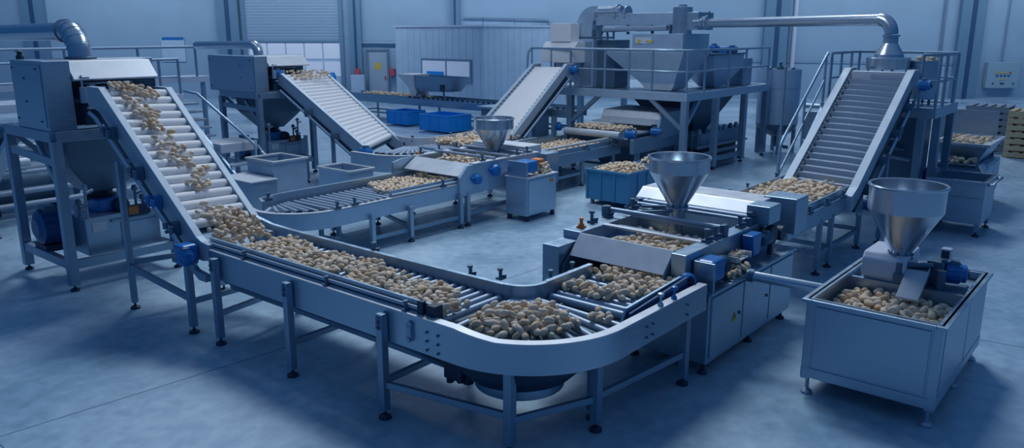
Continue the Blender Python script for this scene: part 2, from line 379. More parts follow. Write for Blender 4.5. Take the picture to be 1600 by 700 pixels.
# ------------------------------------------------------------------ inclined roller conveyor (white rollers) from the feed housing
def incline(root, A0, A1, B0, B1, nroll, rr=.06, guard=.30, gw=.09, rollm=ROLL, toe=0.35, rname='roller', sink=.05):
    """A0->A1: top edge of one side guard from top to bottom, B0->B1: of the other one"""
    A0, A1, B0, B1 = map(V, (A0, A1, B0, B1))
    for (p, q) in ((A0, A1), (B0, B1)):
        d = (q - p).normalized(); h = V((d.x, d.y, 0)).normalized(); side = h.cross(V((0,0,1)))
        other = (B0 - A0) if p is A0 else (A0 - B0)
        if side.dot(other) > 0: side = -side
        pts = [p - h*.34 + V((0,0,.0)), p, q, q + h*toe*.3 + V((0,0,-.085)), q + h*toe*.6 + V((0,0,-.125)), q + h*toe + V((0,0,-.14))]
        low = [p - h*.34 - V((0,0,guard*.8)), p - V((0,0,guard)) - h*.06, q - V((0,0,guard)) - h*.06, q + h*toe*.2 - V((0,0,guard+.04)), q + h*toe*.6 - V((0,0,guard+.05)), q + h*toe - V((0,0,guard+.02))]
        g = G()
        vs = pts + low[::-1]; n = len(pts)
        g.add(pts + low + [x + side*gw for x in pts] + [x + side*gw for x in low],
              [(i,i+1,n+i+1,n+i) for i in range(n-1)] + [(2*n+i,2*n+i+1,3*n+i+1,3*n+i) for i in range(n-1)] +
              [(i,i+1,2*n+i+1,2*n+i) for i in range(n-1)] + [(n+i,n+i+1,3*n+i+1,3*n+i) for i in range(n-1)] + [(0,n,3*n,2*n), (n-1,2*n-1,4*n-1,3*n-1)])
        part('side_guard', g, SHEET, root, .006)
        c = G().beam(p + side*gw*.5 - V((0,0,guard+.07)), q + side*gw*.5 - V((0,0,guard+.07)), gw*.8, .10)
        part('chain_channel', c, BLACK, root)
    dA = (A1 - A0).normalized(); nrm = (B0 - A0).cross(dA).normalized()
    if nrm.z < 0: nrm = -nrm
    for k in range(nroll):
        t = (k + .3) / nroll
        p = A0.lerp(A1, t) - nrm*(rr*.4+sink); q = B0.lerp(B1, t) - nrm*(rr*.4+sink)
        part(rname, G().tube(p, q, rr, 14), rollm, root)
    bed = G().add([A0-nrm*(rr*1.5+sink), B0-nrm*(rr*1.5+sink), B1-nrm*(rr*1.5+sink), A1-nrm*(rr*1.5+sink), A0-nrm*(rr*1.9+sink), B0-nrm*(rr*1.9+sink), B1-nrm*(rr*1.9+sink), A1-nrm*(rr*1.9+sink)],
                  [(0,1,2,3),(7,6,5,4),(0,4,5,1),(1,5,6,2),(2,6,7,3),(3,7,4,0)])
    part('return_bed', bed, DARK, root)
    return nrm

inc = thing('inclined_conveyor', 'steep white-roller conveyor dropping potatoes from the big steel feed housing', 'conveyor', (4.9, 9.4, 0))
A0, A1, B0, B1 = (4.45,10.30,2.73), (4.45,8.36,1.24), (5.42,10.68,2.66), (5.42,8.78,1.12)
nrm1 = incline(inc, A0, A1, B0, B1, 17)
tr = G().pipe([(4.25,10.36,2.42),(4.25,10.2,2.36),(4.25,8.5,1.12),(4.25,8.3,.95),(4.25,8.1,.86)], .026, 10)
part('guide_tube', tr, STEEL, inc)
for y, z in ((9.95,2.15),(9.35,1.72),(8.98,1.42),(8.62,1.16)):
    g = G().tube((4.2,y,z+.02), (4.42,y,z+.06), .022, 10).tube((4.22,y+.03,z+.05), (4.22,y+.03,z+.13), .03, 10).box(4.27,4.35,y-.05,y+.05,z-.04,z+.12).tube((4.24,y-.06,z),(4.24,y-.06,z+.09),.03,10)
    part('tube_clamp', g, BLUE if abs(y-9.0) < .1 else DARK, inc)
motor(inc, (4.16,8.06,.99), (0.1,1,0), .075, .16, BLUE, 'drive_motor')
legs(inc, [(4.25,9.72)], 1.88, .065); legs(inc, [(4.29,8.36)], .93, .075); legs(inc, [(5.35,9.5)], 1.5, .065)
g = G().beam((4.25,9.69,.55),(4.29,8.40,.42),.05,.07).beam((4.3,9.72,.6),(5.32,9.5,.6),.05,.06).beam((4.33,8.36,.38),(5.3,8.36,.38),.05,.06).beam((4.25,9.72,1.86),(4.45,9.62,1.9),.05,.05)
part('cross_brace', g, FRAME, inc)
part('gear_case', G().box(4.14,4.33,8.16,8.36,.86,1.10), BLUE, inc, .03)
part('toe_shoe', G().prism([(4.27,8.55,.92),(4.27,8.1,.70),(4.27,7.95,.70),(4.27,7.95,.78),(4.27,8.15,.80),(4.27,8.5,1.0)], (.06,0,0)), FRAME, inc)

# ------------------------------------------------------------------ curved roller conveyor
cv = thing('roller_conveyor', 'long steel roller conveyor with a rounded corner, loaded with potatoes, standing before the sorter', 'conveyor', (4.9, 5.5, 0))
CX, CY, CR = 5.36, 4.24, 1.0
path = [(4.36, y) for y in (8.0, 7, 6, 5.2)] + arc2((CX, CY), CR, PI, 1.5*PI, 20) + [(6.0, 3.24), (6.4, 3.24), (6.9, 3.24)]
zt = [1.04]*4 + [1.04 - .05*min(1, i/5) for i in range(21)] + [.99]*3
part('outer_beam', G().ribbon(path, .735, zt, .05), STEEL, cv)
part('beam_flange', G().ribbon([(x, y) for x, y in path], [z-.0 for z in zt], [z + .012 for z in zt], .09), BRIGHT, cv)
p2 = [(4.37,7.95)] + [(4.37,y) for y in (7,6,5.0)]
part('guard_plate', G().ribbon([(4.47,8.15),(4.47,4.62)], .93, 1.145, .025), STEEL, cv, .004)
for z in (1.045, 1.095): part('guide_tube', G().pipe([(4.43,8.1,z),(4.43,4.66,z)], .019, 8), SROLL, cv)
part('guard_end_block', G().box(4.42,4.53,4.52,4.62,.9,1.15).box(4.41,4.46,4.65,4.72,.98,1.17), BLACK, cv, .008)
ip = [(5.55,8.45),(5.55,4.72)] 
part('inner_guard', G().ribbon([(5.42,8.78),(5.50,8.5),(5.55,8.2),(5.55,6.5),(5.55,4.72)], [.98,.86,.83,.83,.85], [1.14,1.05,1.02,1.015,1.03], .05), STEEL, cv)
part('inner_corner_guard', G().ribbon([(5.55,4.72)] + arc2((5.83,4.70), .28, PI, 1.5*PI, 10) + [(5.88,4.42)], .84, 1.035, .05), STEEL, cv)
part('inner_guard', G().ribbon([(5.88,4.42),(6.65,4.42)], .84, 1.04, .05), STEEL, cv, .004)
part('guard_plate', G().ribbon([(5.7,3.38),(6.75,3.38)], [.9,.93], [1.0,1.08], .022), DBLUE, cv)
part('guard_plate', G().prism([(5.62,3.42,.9),(5.70,3.42,1.04),(6.7,3.42,1.09),(6.7,3.42,.9)], (0,.025,0)), STEEL, cv)
part('inner_beam', G().ribbon([(5.61,8.1),(5.61,5.0)], .72, .86, .05).ribbon([(5.9,4.48),(6.8,4.48)], .72, .84, .05), FRAME, cv)
rz = .885
me = mesh_of('roller', G().tube((-.51,0,0),(.51,0,0), .036, 12)); me.materials.append(SROLL)
row('roller', me, cv, [((5.02, 8.05 - k*.118, rz), None) for k in range(29)])
for k in range(10):
    a = PI + (PI/2) * (k + .5) / 10
    c, s = math.cos(a), math.sin(a); ctr = V((5.72, 4.60, rz))
    p = ctr + V((c, s, 0))*.14
    L = .14
    while True:          # out to the rounded fascia
        q = ctr + V((c, s, 0))*L
        if q.x < CX and q.y < CY: inside = (q.x-CX)**2 + (q.y-CY)**2 < (CR-.07)**2
        else: inside = q.x > 4.43 and q.y > 3.31
        if not inside: break
        L += .01
    part('roller', G().tube(p, ctr + V((c, s, 0))*(L-.01), .036, 12), SROLL, cv)
me = mesh_of('roller', G().tube((0,-.5,0),(0,.5,0), .036, 12)); me.materials.append(SROLL)
row('roller', me, cv, [((5.90 + k*.118, 3.9, rz), None) for k in range(9)])
part('pan', G().box(4.45,5.6,4.9,8.0,.74,.76).box(5.8,6.9,3.3,4.4,.74,.76), DARK, cv)
lg = [(4.30,7.80),(4.31,6.47),(4.31,5.07)]
legs(cv, lg, 1.0, .075); legs(cv, [(4.55,3.80),(5.33,3.47),(5.50,3.62),(6.66,3.33)], .735, .08); legs(cv, [(5.5,8.0),(5.5,6.5),(5.5,5.1),(6.6,4.4)], .80, .07)
for x, y in lg:
    g = G().box(x-.045,x-.037,y-.025,y+.025,.86,.98).tube((x-.045,y,.93),(x-.06,y,.93),.014,8).tube((x-.045,y,.88),(x-.06,y,.88),.014,8)
    part('fixing_plate', g, DARK, cv)
g = G()
for a, b in (((4.33,7.8,.36),(5.48,8.0,.36)), ((4.33,6.47,.36),(5.48,6.5,.36)), ((4.33,5.07,.36),(5.48,5.1,.36)), ((4.32,5.05,.33),(4.55,3.84,.33)), ((4.58,3.78,.30),(5.31,3.49,.30)), ((5.36,3.46,.33),(6.63,3.33,.33)), ((5.5,3.66,.4),(6.6,4.36,.4))):
    g.beam(a, b, .045, .06)
part('stretcher', g, FRAME, cv, .004)
part('drive_shaft', G().pipe([(4.70,8.3,.535),(4.70,5.2,.53),(4.68,4.6,.50)], .02, 8), DARK, cv)
part('drive_rail', G().beam((4.78,8.3,.46),(4.78,4.7,.45),.05,.05), FRAME, cv)
g = G().lathe([(0,0),(.07,0),(.07,.1),(.05,.12),(0,.12)], (4.72,4.50,.46), 14, (1,.3,0)).lathe([(0,0),(.05,0),(.05,.1),(0,.1)], (4.70,4.40,.40), 12).box(4.62,4.74,4.42,4.62,.42,.68).tube((4.6,4.4,.44),(4.6,4.4,.6),.03,8).tube((4.68,4.6,.36),(4.68,4.6,.5),.035,10).box(4.72,4.8,4.36,4.5,.50,.6)
part('drive_gear', g, BLACK, cv, .004)
bz = [(.64,.75),(.61,.62),(.48,.49),(.37,.44),(0,.44)]
BC = (5.07,4.12,0)
part('catch_basin', G().lathe(bz, BC, 40), BLACK, cv)
part('basin_ring', G().lathe([(.36,.45),(.40,.45),(.40,.37),(.36,.37),(.36,.45)], BC, 40), STEEL, cv)
part('curve_light_blocker', G().prism([(x+.04,y+.03,.75) for x,y in arc2((CX,CY),CR-.08,PI,1.5*PI,12)]+[(6.0,3.32,.75),(6.0,4.4,.75),(5.6,4.45,.75),(5.55,5.0,.75),(4.42,5.0,.75)], (0,0,.015)), DARK, cv)  # sheet added under the corner rollers to stop light reaching the floor
part('junction_box', G().box(4.9,5.2,5.0,5.5,.52,.7), BLACK, cv, .01)
part('cable', G().pipe([(5.7,3.5,.72),(5.75,3.6,.6),(5.66,3.75,.5),(5.5,3.8,.47)], .009, 6), BLACK, cv)
for y in (7.35, 5.95, 4.85): clamp(cv, 4.40, y, 1.05, .9)
for x, y in ((5.63,6.7),(5.66,5.25),(5.78,4.95),(6.05,4.52),(6.42,4.52)): clamp(cv, x, y, .98, 1.1)
part('latch', G().tube((4.335,4.75,.96),(4.36,4.75,.96),.035,12).box(4.33,4.36,4.72,4.78,.82,.95).tube((4.32,4.75,.83),(4.36,4.75,.83),.025,10), FRAME, cv)
for x in (6.05, 6.3): 
    part('knob_bolt', G().lathe([(0,0),(.028,0),(.028,.03),(.012,.05),(.012,.1),(.03,.1),(.03,.13),(0,.14)], (x,3.28,.99), 12), BLUE if x > 6.2 else STEEL, cv)
g = G()
for a, b in ((4.42,4.0),(4.45,3.9)):
    pass
for x in (5.75, 5.85, 6.5): g.tube((x,3.225,.80),(x,3.24,.80),.012,8).tube((x,3.225,.90),(x,3.24,.90),.012,8)
for y in (4.55,4.42): g.tube((4.345,y,.78),(4.36,y,.78),.012,8).tube((4.345,y,.86),(4.36,y,.86),.012,8).tube((4.345,y,.94),(4.36,y,.94),.012,8)
part('bolts', g, DARK, cv)

# ------------------------------------------------------------------ feed housing on its frame (front one) and its twin behind
def feed_machine(o, sc, name_label, grp, ylen=1.10):
    ox, oy = o
    r = thing('feed_housing', name_label, 'machine', (ox+.8, oy+.8, 0), grp)
    X = lambda v: ox + v*sc; Y = lambda v: oy + v*sc
    legs(r, [(X(.04),Y(.04)),(X(.04),Y(1.62)),(X(1.5),Y(.04)),(X(1.5),Y(1.62))], 2.02, .12*sc)
    g = G()
    for a, b in (((0.04,.04),(.04,1.62)),((.04,.04),(1.5,.04)),((1.5,.04),(1.5,1.62)),((.04,1.62),(1.5,1.62))):
        g.beam((X(a[0]),Y(a[1]),2.08),(X(b[0]),Y(b[1]),2.08),.12*sc,.14).beam((X(a[0]),Y(a[1]),.36),(X(b[0]),Y(b[1]),.36),.09*sc,.12)
    g.beam((X(.04),Y(.04),1.74),(X(.04),Y(1.62),1.80),.08*sc,.11)
    part('top_frame', g, FRAME, r, .006)
    g = G().beam((X(.04),Y(.12),1.45),(X(.04),Y(.6),1.95),.06,.07).beam((X(.6),Y(1.62),1.5),(X(.1),Y(1.62),2.0),.06,.07)
    part('brace', g, FRAME, r)
    h = part('housing', G().box(X(0),X(.34),Y(.05),Y(ylen),2.15,3.04).box(X(.34),X(1.72),Y(.62),Y(1.10),2.15,3.04), STEEL, r, .008)
    part('access_panel', G().box(X(-.012),X(0),Y(.10),Y(ylen-.05),2.2,2.99), STEEL, h, .004)
    g = G()
    for y, z in ((.2,2.93),(ylen-.12,2.93),(.2,2.26),(ylen-.12,2.26),(.62,2.8),(.62,2.5)): g.box(X(-.02),X(-.01),Y(y),Y(y+.05),z,z+.02)
    part('panel_fastener', g, BLACK, h)
    part('throat_shade', G().box(X(.40),X(1.72),Y(.60),Y(.64),2.15,2.8), BLACK, r)  # black sheet on the housing front, painted-in shade of the opening below the hood
    part('hood', G().prism([(X(.345),Y(.70),3.045),(X(.345),Y(.20),3.03),(X(.345),Y(-.02),2.80),(X(.345),Y(.0),2.78),(X(.345),Y(.7),2.78)], (1.12*sc,0,0)), BRIGHT, r, .006)
    part('wiper_bar', G().tube((X(.5),Y(.12),2.74),(X(1.15),Y(.12),2.74),.014,8), STEEL, r)
    part('discharge_lip', G().box(X(.45),X(1.5),Y(.3),Y(.62),2.48,2.52), DARK, r)
    # collecting hopper and gearbox below the deck
    def ring(a, b, c, d, z): return [(X(a),Y(c),z),(X(b),Y(c),z),(X(b),Y(d),z),(X(a),Y(d),z)]
    part('collecting_hopper', G().loft([ring(.25,1.45,.3,1.4,2.05), ring(.3,1.4,.35,1.35,1.6), ring(.62,1.05,.6,1.1,1.2)]), DARK, r, .01)
    g = G().lathe([(0,1.05),(.22,1.05),(.22,1.1),(.17,1.1),(.17,1.2),(.24,1.2),(.24,1.24),(0,1.24)], (X(.85),Y(.85),0), 20)
    part('gearbox_flange', g, BLACK, r)
    part('gearbox', G().box(X(.66),X(1.05),Y(.5),Y(.95),.9,1.08), BLUE, r, .02)
    part('gearbox_cap', G().lathe([(0,0),(.11,0),(.11,.1),(.07,.14),(0,.14)], (X(.95),Y(.5),.98), 16, (0,-1,0)), BLACK, r)
    b = part('base_cabinet', G().box(X(.38),X(1.42),Y(.30),Y(1.1),.36,.90), STEEL, r, .012)
    part('cabinet_door', G().box(X(.85),X(1.36),Y(.285),Y(.30),.44,.76), STEEL, b, .006)
    part('cabinet_ledge', G().box(X(.72),X(1.42),Y(.26),Y(.30),.79,.82), FRAME, b)
    part('cabinet_plate', G().box(X(.46),X(.66),Y(.29),Y(.30),.68,.82), BRIGHT, b)
    part('display', G().box(X(.95),X(1.28),Y(.25),Y(.3),.84,.99), BLACK, b, .008)
    part('display_light', G().box(X(.96),X(1.10),Y(.24),Y(.25),.86,.97), mat('amber_display', (.5,.16,.04), 0, .4), b)
    motor(r, (X(-.02),Y(1.0),.72), (0,-1,0) if False else (1,0,0), .24*sc, .42*sc, DBLUE, 'main_motor')
    part('motor_cradle', G().box(X(.02),X(.40),Y(.8),Y(1.2),.40,.49), BLACK, r)
    for k, (a, b_, z) in enumerate(((.30,.25,1.12),(.42,.3,1.3),(1.1,.3,1.2),(1.25,.32,1.35),(1.2,.3,1.05),(.35,.5,1.0))):
        g = G().tube((X(a),Y(b_),.9),(X(a),Y(b_),z),.02,8).tube((X(a),Y(b_),z-.05),(X(a)+.12,Y(b_)+.05,z-.03),.03,8).lathe([(0,0),(.04,0),(.045,.03),(.03,.07),(0,.07)],(X(a),Y(b_),z),10)
        part('valve', g, SROLL if k % 2 else DARK, r)
    # chain drive beside the incline head
    motor(r, (X(.46),Y(-.02),2.62), (1,0,0), .085*sc, .2*sc, BLUE, 'chute_motor')
    g = G().lathe([(0,0),(.05,0),(.05,.2),(0,.2)], (X(.43),Y(-.06),2.50), 14).tube((X(.44),Y(.0),2.5),(X(.44),Y(.0),2.85),.015,8).tube((X(.44),Y(.0),2.82),(X(.54),Y(.0),2.82),.015,8).tube((X(.46),Y(-.04),2.43),(X(.72),Y(-.04),2.43),.02,8).box(X(.66),X(.71),Y(-.08),Y(.0),2.45,2.7)
    part('drive_fitting', g, SROLL, r)
    part('head_bracket', G().box(X(.44),X(.75),Y(-.0),Y(.05),2.2,2.48), BLACK, r)
    return r
feed_machine((4.02,11.0), 1.0, 'big steel feed housing on a square frame beside the stairs, its white rollers nearest', None)

r = thing('exhaust_duct', 'thick ribbed exhaust duct bending down onto the nearer feed housing', 'duct', (4.6, 11.9, 3.05))
E0 = (4.75,11.62,3.05); el = arc3((4.75,11.95,3.10), (0,-1,0), (0,0,1), .31, 10)
part('duct_pipe', G().pipe([(4.70,16.5,3.36),(4.75,11.95,3.41)], .125, 24), PIPE, r)
part('duct_elbow', G().pipe([(4.75,11.64,3.05)] + el, .15, 24), PIPE, r)
for p, q in (((4.75,12.0,3.41),(4.75,12.05,3.41)),):
    part('duct_collar', G().tube(p, q, .165, 24), PIPE, r)
g = G()
for i in (2,4,6,8): g.pipe([el[i]-(el[i+1]-el[i])*.12, el[i]+(el[i+1]-el[i])*.12], .157, 24)
part('elbow_rib', g, STEEL, r)
part('duct_base', G().lathe([(.2,0),(.2,.02),(.16,.03),(.16,0)], (4.75,11.64,3.045), 24), DARK, r)
single('roof_valve', G().lathe([(0,0),(.05,0),(.05,.04),(.03,.06),(.03,.09),(.06,.1),(0,.13)], (4.12,12.0,3.045), 12), BLACK, 'small black cap on top of the nearer feed housing', 'cap')
# ------------------------------------------------------------------ front sorter
so = thing('sorting_machine', 'large sorting machine with sloped hood, cross rods and potato trays on a long cabinet', 'machine', (8.0, 4.3, 0))
part('near_side_beam', G().box(6.88,9.1,3.47,3.64,.80,1.25), STEEL, so, .008)
part('far_side_beam', G().box(7.0,9.1,4.82,5.06,.62,1.25), STEEL, so, .008)
part('far_end_plate', G().prism([(6.62,5.06,.62),(6.62,5.06,1.16),(7.0,5.06,1.16),(7.0,5.06,.62)], (0,-.22,0)), STEEL, so, .006)
part('hood', G().prism([(7.0,3.66,1.245),(7.0,3.66,1.225),(6.79,3.66,1.03),(6.77,3.66,1.04),(6.97,3.66,1.25)], (0,1.15,0)), BRIGHT, so, .002)
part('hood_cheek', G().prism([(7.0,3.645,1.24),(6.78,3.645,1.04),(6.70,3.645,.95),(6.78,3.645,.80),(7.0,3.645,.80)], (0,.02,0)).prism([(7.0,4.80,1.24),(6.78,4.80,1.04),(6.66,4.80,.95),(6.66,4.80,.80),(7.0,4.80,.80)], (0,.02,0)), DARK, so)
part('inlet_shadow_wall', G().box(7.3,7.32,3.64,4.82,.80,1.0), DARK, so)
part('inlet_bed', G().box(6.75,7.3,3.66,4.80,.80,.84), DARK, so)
part('tray', G().box(7.02,7.78,3.64,4.82,1.06,1.09), STEEL, so)
part('cross_plate', G().box(7.75,7.78,3.64,4.82,1.05,1.2), STEEL, so, .004)
part('cross_plate', G().box(8.25,8.28,3.64,4.82,1.05,1.22).box(7.8,8.25,3.64,4.82,.98,1.01), STEEL, so, .004)
part('tray_lip', G().box(7.44,7.52,3.60,4.83,1.235,1.26).box(8.06,8.14,3.60,4.83,1.235,1.26), BRIGHT, so, .004)
for x, z in ((7.85,1.34),(8.50,1.30),(8.64,1.31),(8.78,1.28)):
    part('cross_rod', G().tube((x,3.52,z),(x,5.05,z),.028,14), SROLL, so)
    part('rod_bearing', G().box(x-.05,x+.05,3.50,3.56,1.25,z+.04).box(x-.05,x+.05,5.0,5.08,1.25,z+.04), DARK, so, .008)
for x, y in ((7.45,4.98),(7.80,4.99),(7.50,3.56),(7.68,3.55),(8.35,4.98),(8.33,3.56),(8.55,3.55)): clamp(so, x, y, 1.25, 1.35)
part('end_cover', G().prism([(8.85,3.62,1.25),(8.85,3.62,1.30),(9.02,3.62,1.42),(9.5,3.62,1.42),(9.5,3.62,.95),(8.95,3.62,.95)], (0,1.62,0)), BRIGHT, so, .012)
part('end_box', G().box(9.35,9.75,3.3,3.72,1.0,1.44), STEEL, so, .01)
part('small_box', G().box(8.62,8.95,3.34,3.62,1.25,1.46), STEEL, so, .01)
cab = part('base_cabinet', G().box(6.97,9.2,3.24,4.2,.12,.86), STEEL, so, .01)
part('cabinet_worktop', G().box(6.95,9.22,3.21,3.47,.86,.885), STEEL, cab, .004)
for a, b in ((7.02,7.75),(7.78,8.48),(8.51,9.16)):
    d = part('cabinet_door', G().box(a,b,3.222,3.24,.18,.82), STEEL, cab, .004)
    part('door_lock', G().tube((b-.08,3.21,.5),(b-.08,3.225,.5),.018,10), BLACK, d)
part('warning_sign', G().prism([(7.50,3.214,.44),(7.60,3.214,.44),(7.55,3.214,.535)], (0,.006,0)), YELLOW, cab)
part('warning_bolt', G().prism([(7.545,3.210,.455),(7.565,3.210,.49),(7.55,3.210,.49),(7.56,3.210,.52),(7.535,3.210,.48),(7.55,3.210,.48)], (0,.004,0)), BLACK, cab)
for x, y in ((7.03,3.3),(8.15,3.3),(9.1,3.3),(7.03,4.1),(9.1,4.1)):
    part('levelling_foot', G().tube((x,y,.02),(x,y,.13),.018,8).lathe([(0,.04),(.03,.038),(.05,.02),(.05,0)],(x,y,0),12), BLACK, cab)
# drives on the worktop
part('motor_bracket', G().box(7.0,7.03,3.22,3.46,.885,1.18).box(7.0,7.3,3.44,3.46,.885,1.18), STEEL, so, .006)
m = part('drive_motor', G().box(7.03,7.32,3.24,3.44,.96,1.19), BLUE, so, .035)
part('motor_end', G().lathe([(0,0),(.10,0),(.10,.12),(.07,.16),(0,.16)], (7.32,3.34,1.06), 18, (1,0,0)), BLACK, m)
part('side_wheel', G().lathe([(0,0),(.07,0),(.085,.03),(.085,.07),(.07,.1),(.05,.1),(.05,.075),(0,.075)], (6.84,3.46,1.02), 20, (-.5,-1,0)), BLUE, so)
part('wheel_spokes', G().beam((6.795,3.372,.96),(6.795,3.372,1.08),.02,.02).beam((6.76,3.39,1.02),(6.83,3.355,1.02),.02,.02), BLACK, so)
part('control_pod', G().prism([(8.20,3.32,.98),(8.14,3.32,1.22),(8.40,3.32,1.22),(8.36,3.32,.98)], (0,.13,0)), BLUE, so, .012)
motor(so, (8.5,3.36,1.10), (1,0,0), .075, .2, DARK, 'grey_motor')
g = G().lathe([(0,0),(.11,0),(.12,.02),(.12,.06),(.11,.08),(0,.08)], (8.80,3.42,1.10), 20, (0,-1,0)).lathe([(0,0),(.09,0),(.09,.07),(0,.07)], (9.12,3.42,1.06), 18, (0,-1,0)).tube((8.05,3.36,.88),(8.05,3.36,1.06),.04,10).tube((8.75,3.36,.88),(8.75,3.36,1.0),.03,8)
part('pulley', g, BLACK, so)
cs = part('chute_tray', G().box(7.72,8.02,3.30,3.46,1.02,1.035).box(7.70,7.72,3.30,3.46,1.02,1.08).box(8.02,8.04,3.28,3.46,1.02,1.08), BRIGHT, so)
part('spill_pan', G().box(7.45,7.95,3.22,3.46,.885,.90), STEEL, so)

single('warning_beacon', G().lathe([(0,0),(.035,0),(.035,.045),(.02,.05),(.02,.09),(.024,.09),(.024,.11),(0,.115)], (7.18,4.94,1.252), 16).box(7.14,7.22,4.90,4.98,1.25,1.27), ORANGE, 'small orange warning beacon on the far corner of the large sorting machine', 'beacon')

fu = thing('funnel_hopper', 'round steel funnel standing over the trays of the large sorting machine', 'hopper', (8.30,4.33,1.05))
funnel(fu, (8.28,4.33), 1.985, 1.82, 1.40, 1.03, .35, .10)
g = G().tube((8.12,4.33,1.36),(8.0,4.9,1.29),.02,8).tube((8.44,4.33,1.36),(8.44,4.9,1.29),.02,8)
part('stay', g, DARK, fu)

pp = thing('discharge_pipe', 'bare steel pipe running from the sorter cabinet to the potato bin', 'pipe', (7.6, 2.8, .9))
part('pipe_barrel', G().pipe([(7.76,3.2,.90),(7.92,2.385,.86)], .055, 20), PIPE, pp)
part('pipe_collar', G().tube((7.765,3.19,.90),(7.775,3.13,.897),.07,20), DARK, pp)

# ------------------------------------------------------------------ potato bin in front
bi = thing('potato_bin', 'big steel bin full of potatoes on short feet with a blue motor on its deck', 'bin', (8.2, 1.72, 0))
x0, x1, y0, y1 = 7.22, 9.22, 1.21, 2.37
w, rg = open_box(x0, x1, y0, y1, .20, .965, .02, .02, .09, .035, .60)
part('wall_sheet', w, STEEL, bi); part('rim', rg, STEEL, bi, .005)
part('deck_plate', G().box(8.32,8.37,y0+.02,y1-.02,.6,.93).box(8.37,9.17,y0+.02,y1-.02,.855,.875), STEEL, bi)
part('front_panel', G().box(x0-.012,x0,y0+.09,y1-.09,.30,.90), STEEL, bi, .004)
part('side_panel', G().box(x0+.09,8.28,y0-.012,y0,.30,.90).box(8.32,x1-.09,y0-.012,y0,.30,.90), STEEL, bi, .004)
g = G()
for x in (x0+.035, x1-.035):
    for y in (y0+.035, y1-.035): g.box(x-.04,x+.04,y-.04,y+.04,.16,.93)
g.box(x0-.01,x0+.05,y0,y1,.18,.28).box(x1-.05,x1+.01,y0,y1,.18,.28).box(x0,x1,y0-.01,y0+.05,.18,.28).box(x0,x1,y1-.05,y1+.01,.18,.28)
part('corner_frame', g, STEEL, bi, .005)
for x, y in ((x0+.05,y0+.05),(x0+.05,y1-.05),(x1-.05,y0+.05),(x1-.05,y1-.05),(8.3,y0+.05)):
    part('levelling_foot', G().tube((x,y,.03),(x,y,.18),.018,8).lathe([(0,.05),(.03,.045),(.055,.022),(.055,0)],(x,y,0),14), SROLL, bi)

du = thing('dosing_unit', 'dosing drive with blue motor, white housing and chute on the steel potato bin', 'machine', (8.6,1.75,.88))
part('housing', G().prism([(8.30,2.22,.97),(8.30,2.22,1.15),(8.36,2.22,1.22),(8.85,2.22,1.22),(8.85,2.22,.97)], (0,-.42,0)), SCREEN, du, .02)
part('housing_foot', G().box(8.36,8.9,1.75,2.2,.88,.97), STEEL, du)
part('chute', G().prism([(8.36,1.80,1.08),(8.36,1.80,1.10),(8.02,1.80,.90),(8.02,1.80,.88)], (0,-.20,0)).prism([(8.36,1.60,1.14),(8.02,1.60,.93),(8.02,1.60,.88),(8.36,1.60,1.08)], (0,-.01,0)), BRIGHT, du)
part('valve_block', G().box(8.40,8.58,1.62,1.82,.90,1.10), DARK, du, .02)
g = G().tube((8.3,1.86,1.0),(8.3,1.86,1.16),.03,10).tube((8.36,1.84,1.13),(8.5,1.6,1.13),.03,10).box(8.27,8.36,1.80,1.9,.95,1.05).tube((8.42,1.5,.90),(8.42,1.5,1.12),.045,12).tube((8.5,1.9,1.10),(8.5,1.98,1.16),.03,8)
part('valve_fitting', g, DARK, du, .004)
part('gearbox', G().box(8.52,8.70,1.50,1.66,.92,1.18).box(8.42,8.80,1.30,1.66,.88,.92), DARK, du, .02)
mo = motor(du, (8.62,1.52,1.06), (0.25,-1,0), .10, .20, BLUE, 'motor')
part('switch_box', G().box(8.56,8.66,1.46,1.56,1.20,1.31), SCREEN, du, .015)
part('switch_dial', G().box(8.548,8.56,1.475,1.545,1.215,1.295), BLACK, du, .01)
hf = thing('funnel_hopper', 'round steel funnel above the potato bin with the blue motor', 'hopper', (8.52,1.87,1.1))
funnel(hf, (8.465,1.90), 1.92, 1.67, 1.22, 1.105, .352, .095)

# potatoes on this line
def cbase(x, y):
    return .923 if (x > CX or y > CY or (x-CX)**2+(y-CY)**2 < .84) and x > 4.47 and y > 3.42 and not (x > 5.5 and y > 4.36) and not (x > 5.8 and y > 4.38) else 9
def in_heap(x, y, k=1.0):
    u = (x-5.05)*.64 - (y-4.06)*.77; v = (x-5.05)*.77 + (y-4.06)*.64
    return (u/.47)**2 + (v/.36)**2 < k
pile('curve', 'tan potato in the big heap on the rounded corner of the roller conveyor', 'potatoes heaped on the conveyor corner', urect(4.55,5.65,3.45,4.55), lambda x,y: cbase(x,y) if in_heap(x,y) else 9, 120, 4, zmax=1.0)
pile('curve', 'tan potato in the big heap on the rounded corner of the roller conveyor', 'potatoes heaped on the conveyor corner', urect(4.55,5.65,3.45,4.55), lambda x,y: cbase(x,y)+.055 if in_heap(x,y,.62) else 9, 70, 4, zmax=1.06)
pile('curve', 'tan potato in the big heap on the rounded corner of the roller conveyor', 'potatoes heaped on the conveyor corner', urect(4.55,5.65,3.45,4.55), lambda x,y: cbase(x,y)+.105 if in_heap(x,y,.25) else 9, 22, 4, zmax=1.1)
pile('bin', 'tan potato in the heap inside the big steel bin', 'potatoes in the front bin', lambda: (RND.uniform(7.32,8.27), RND.uniform(1.30,2.28)), lambda x,y: .60+.17*max(0, 1-((x-8.1)/.7)**2-((y-1.8)/.75)**2), 520, 12, r=.038, zmax=.845)
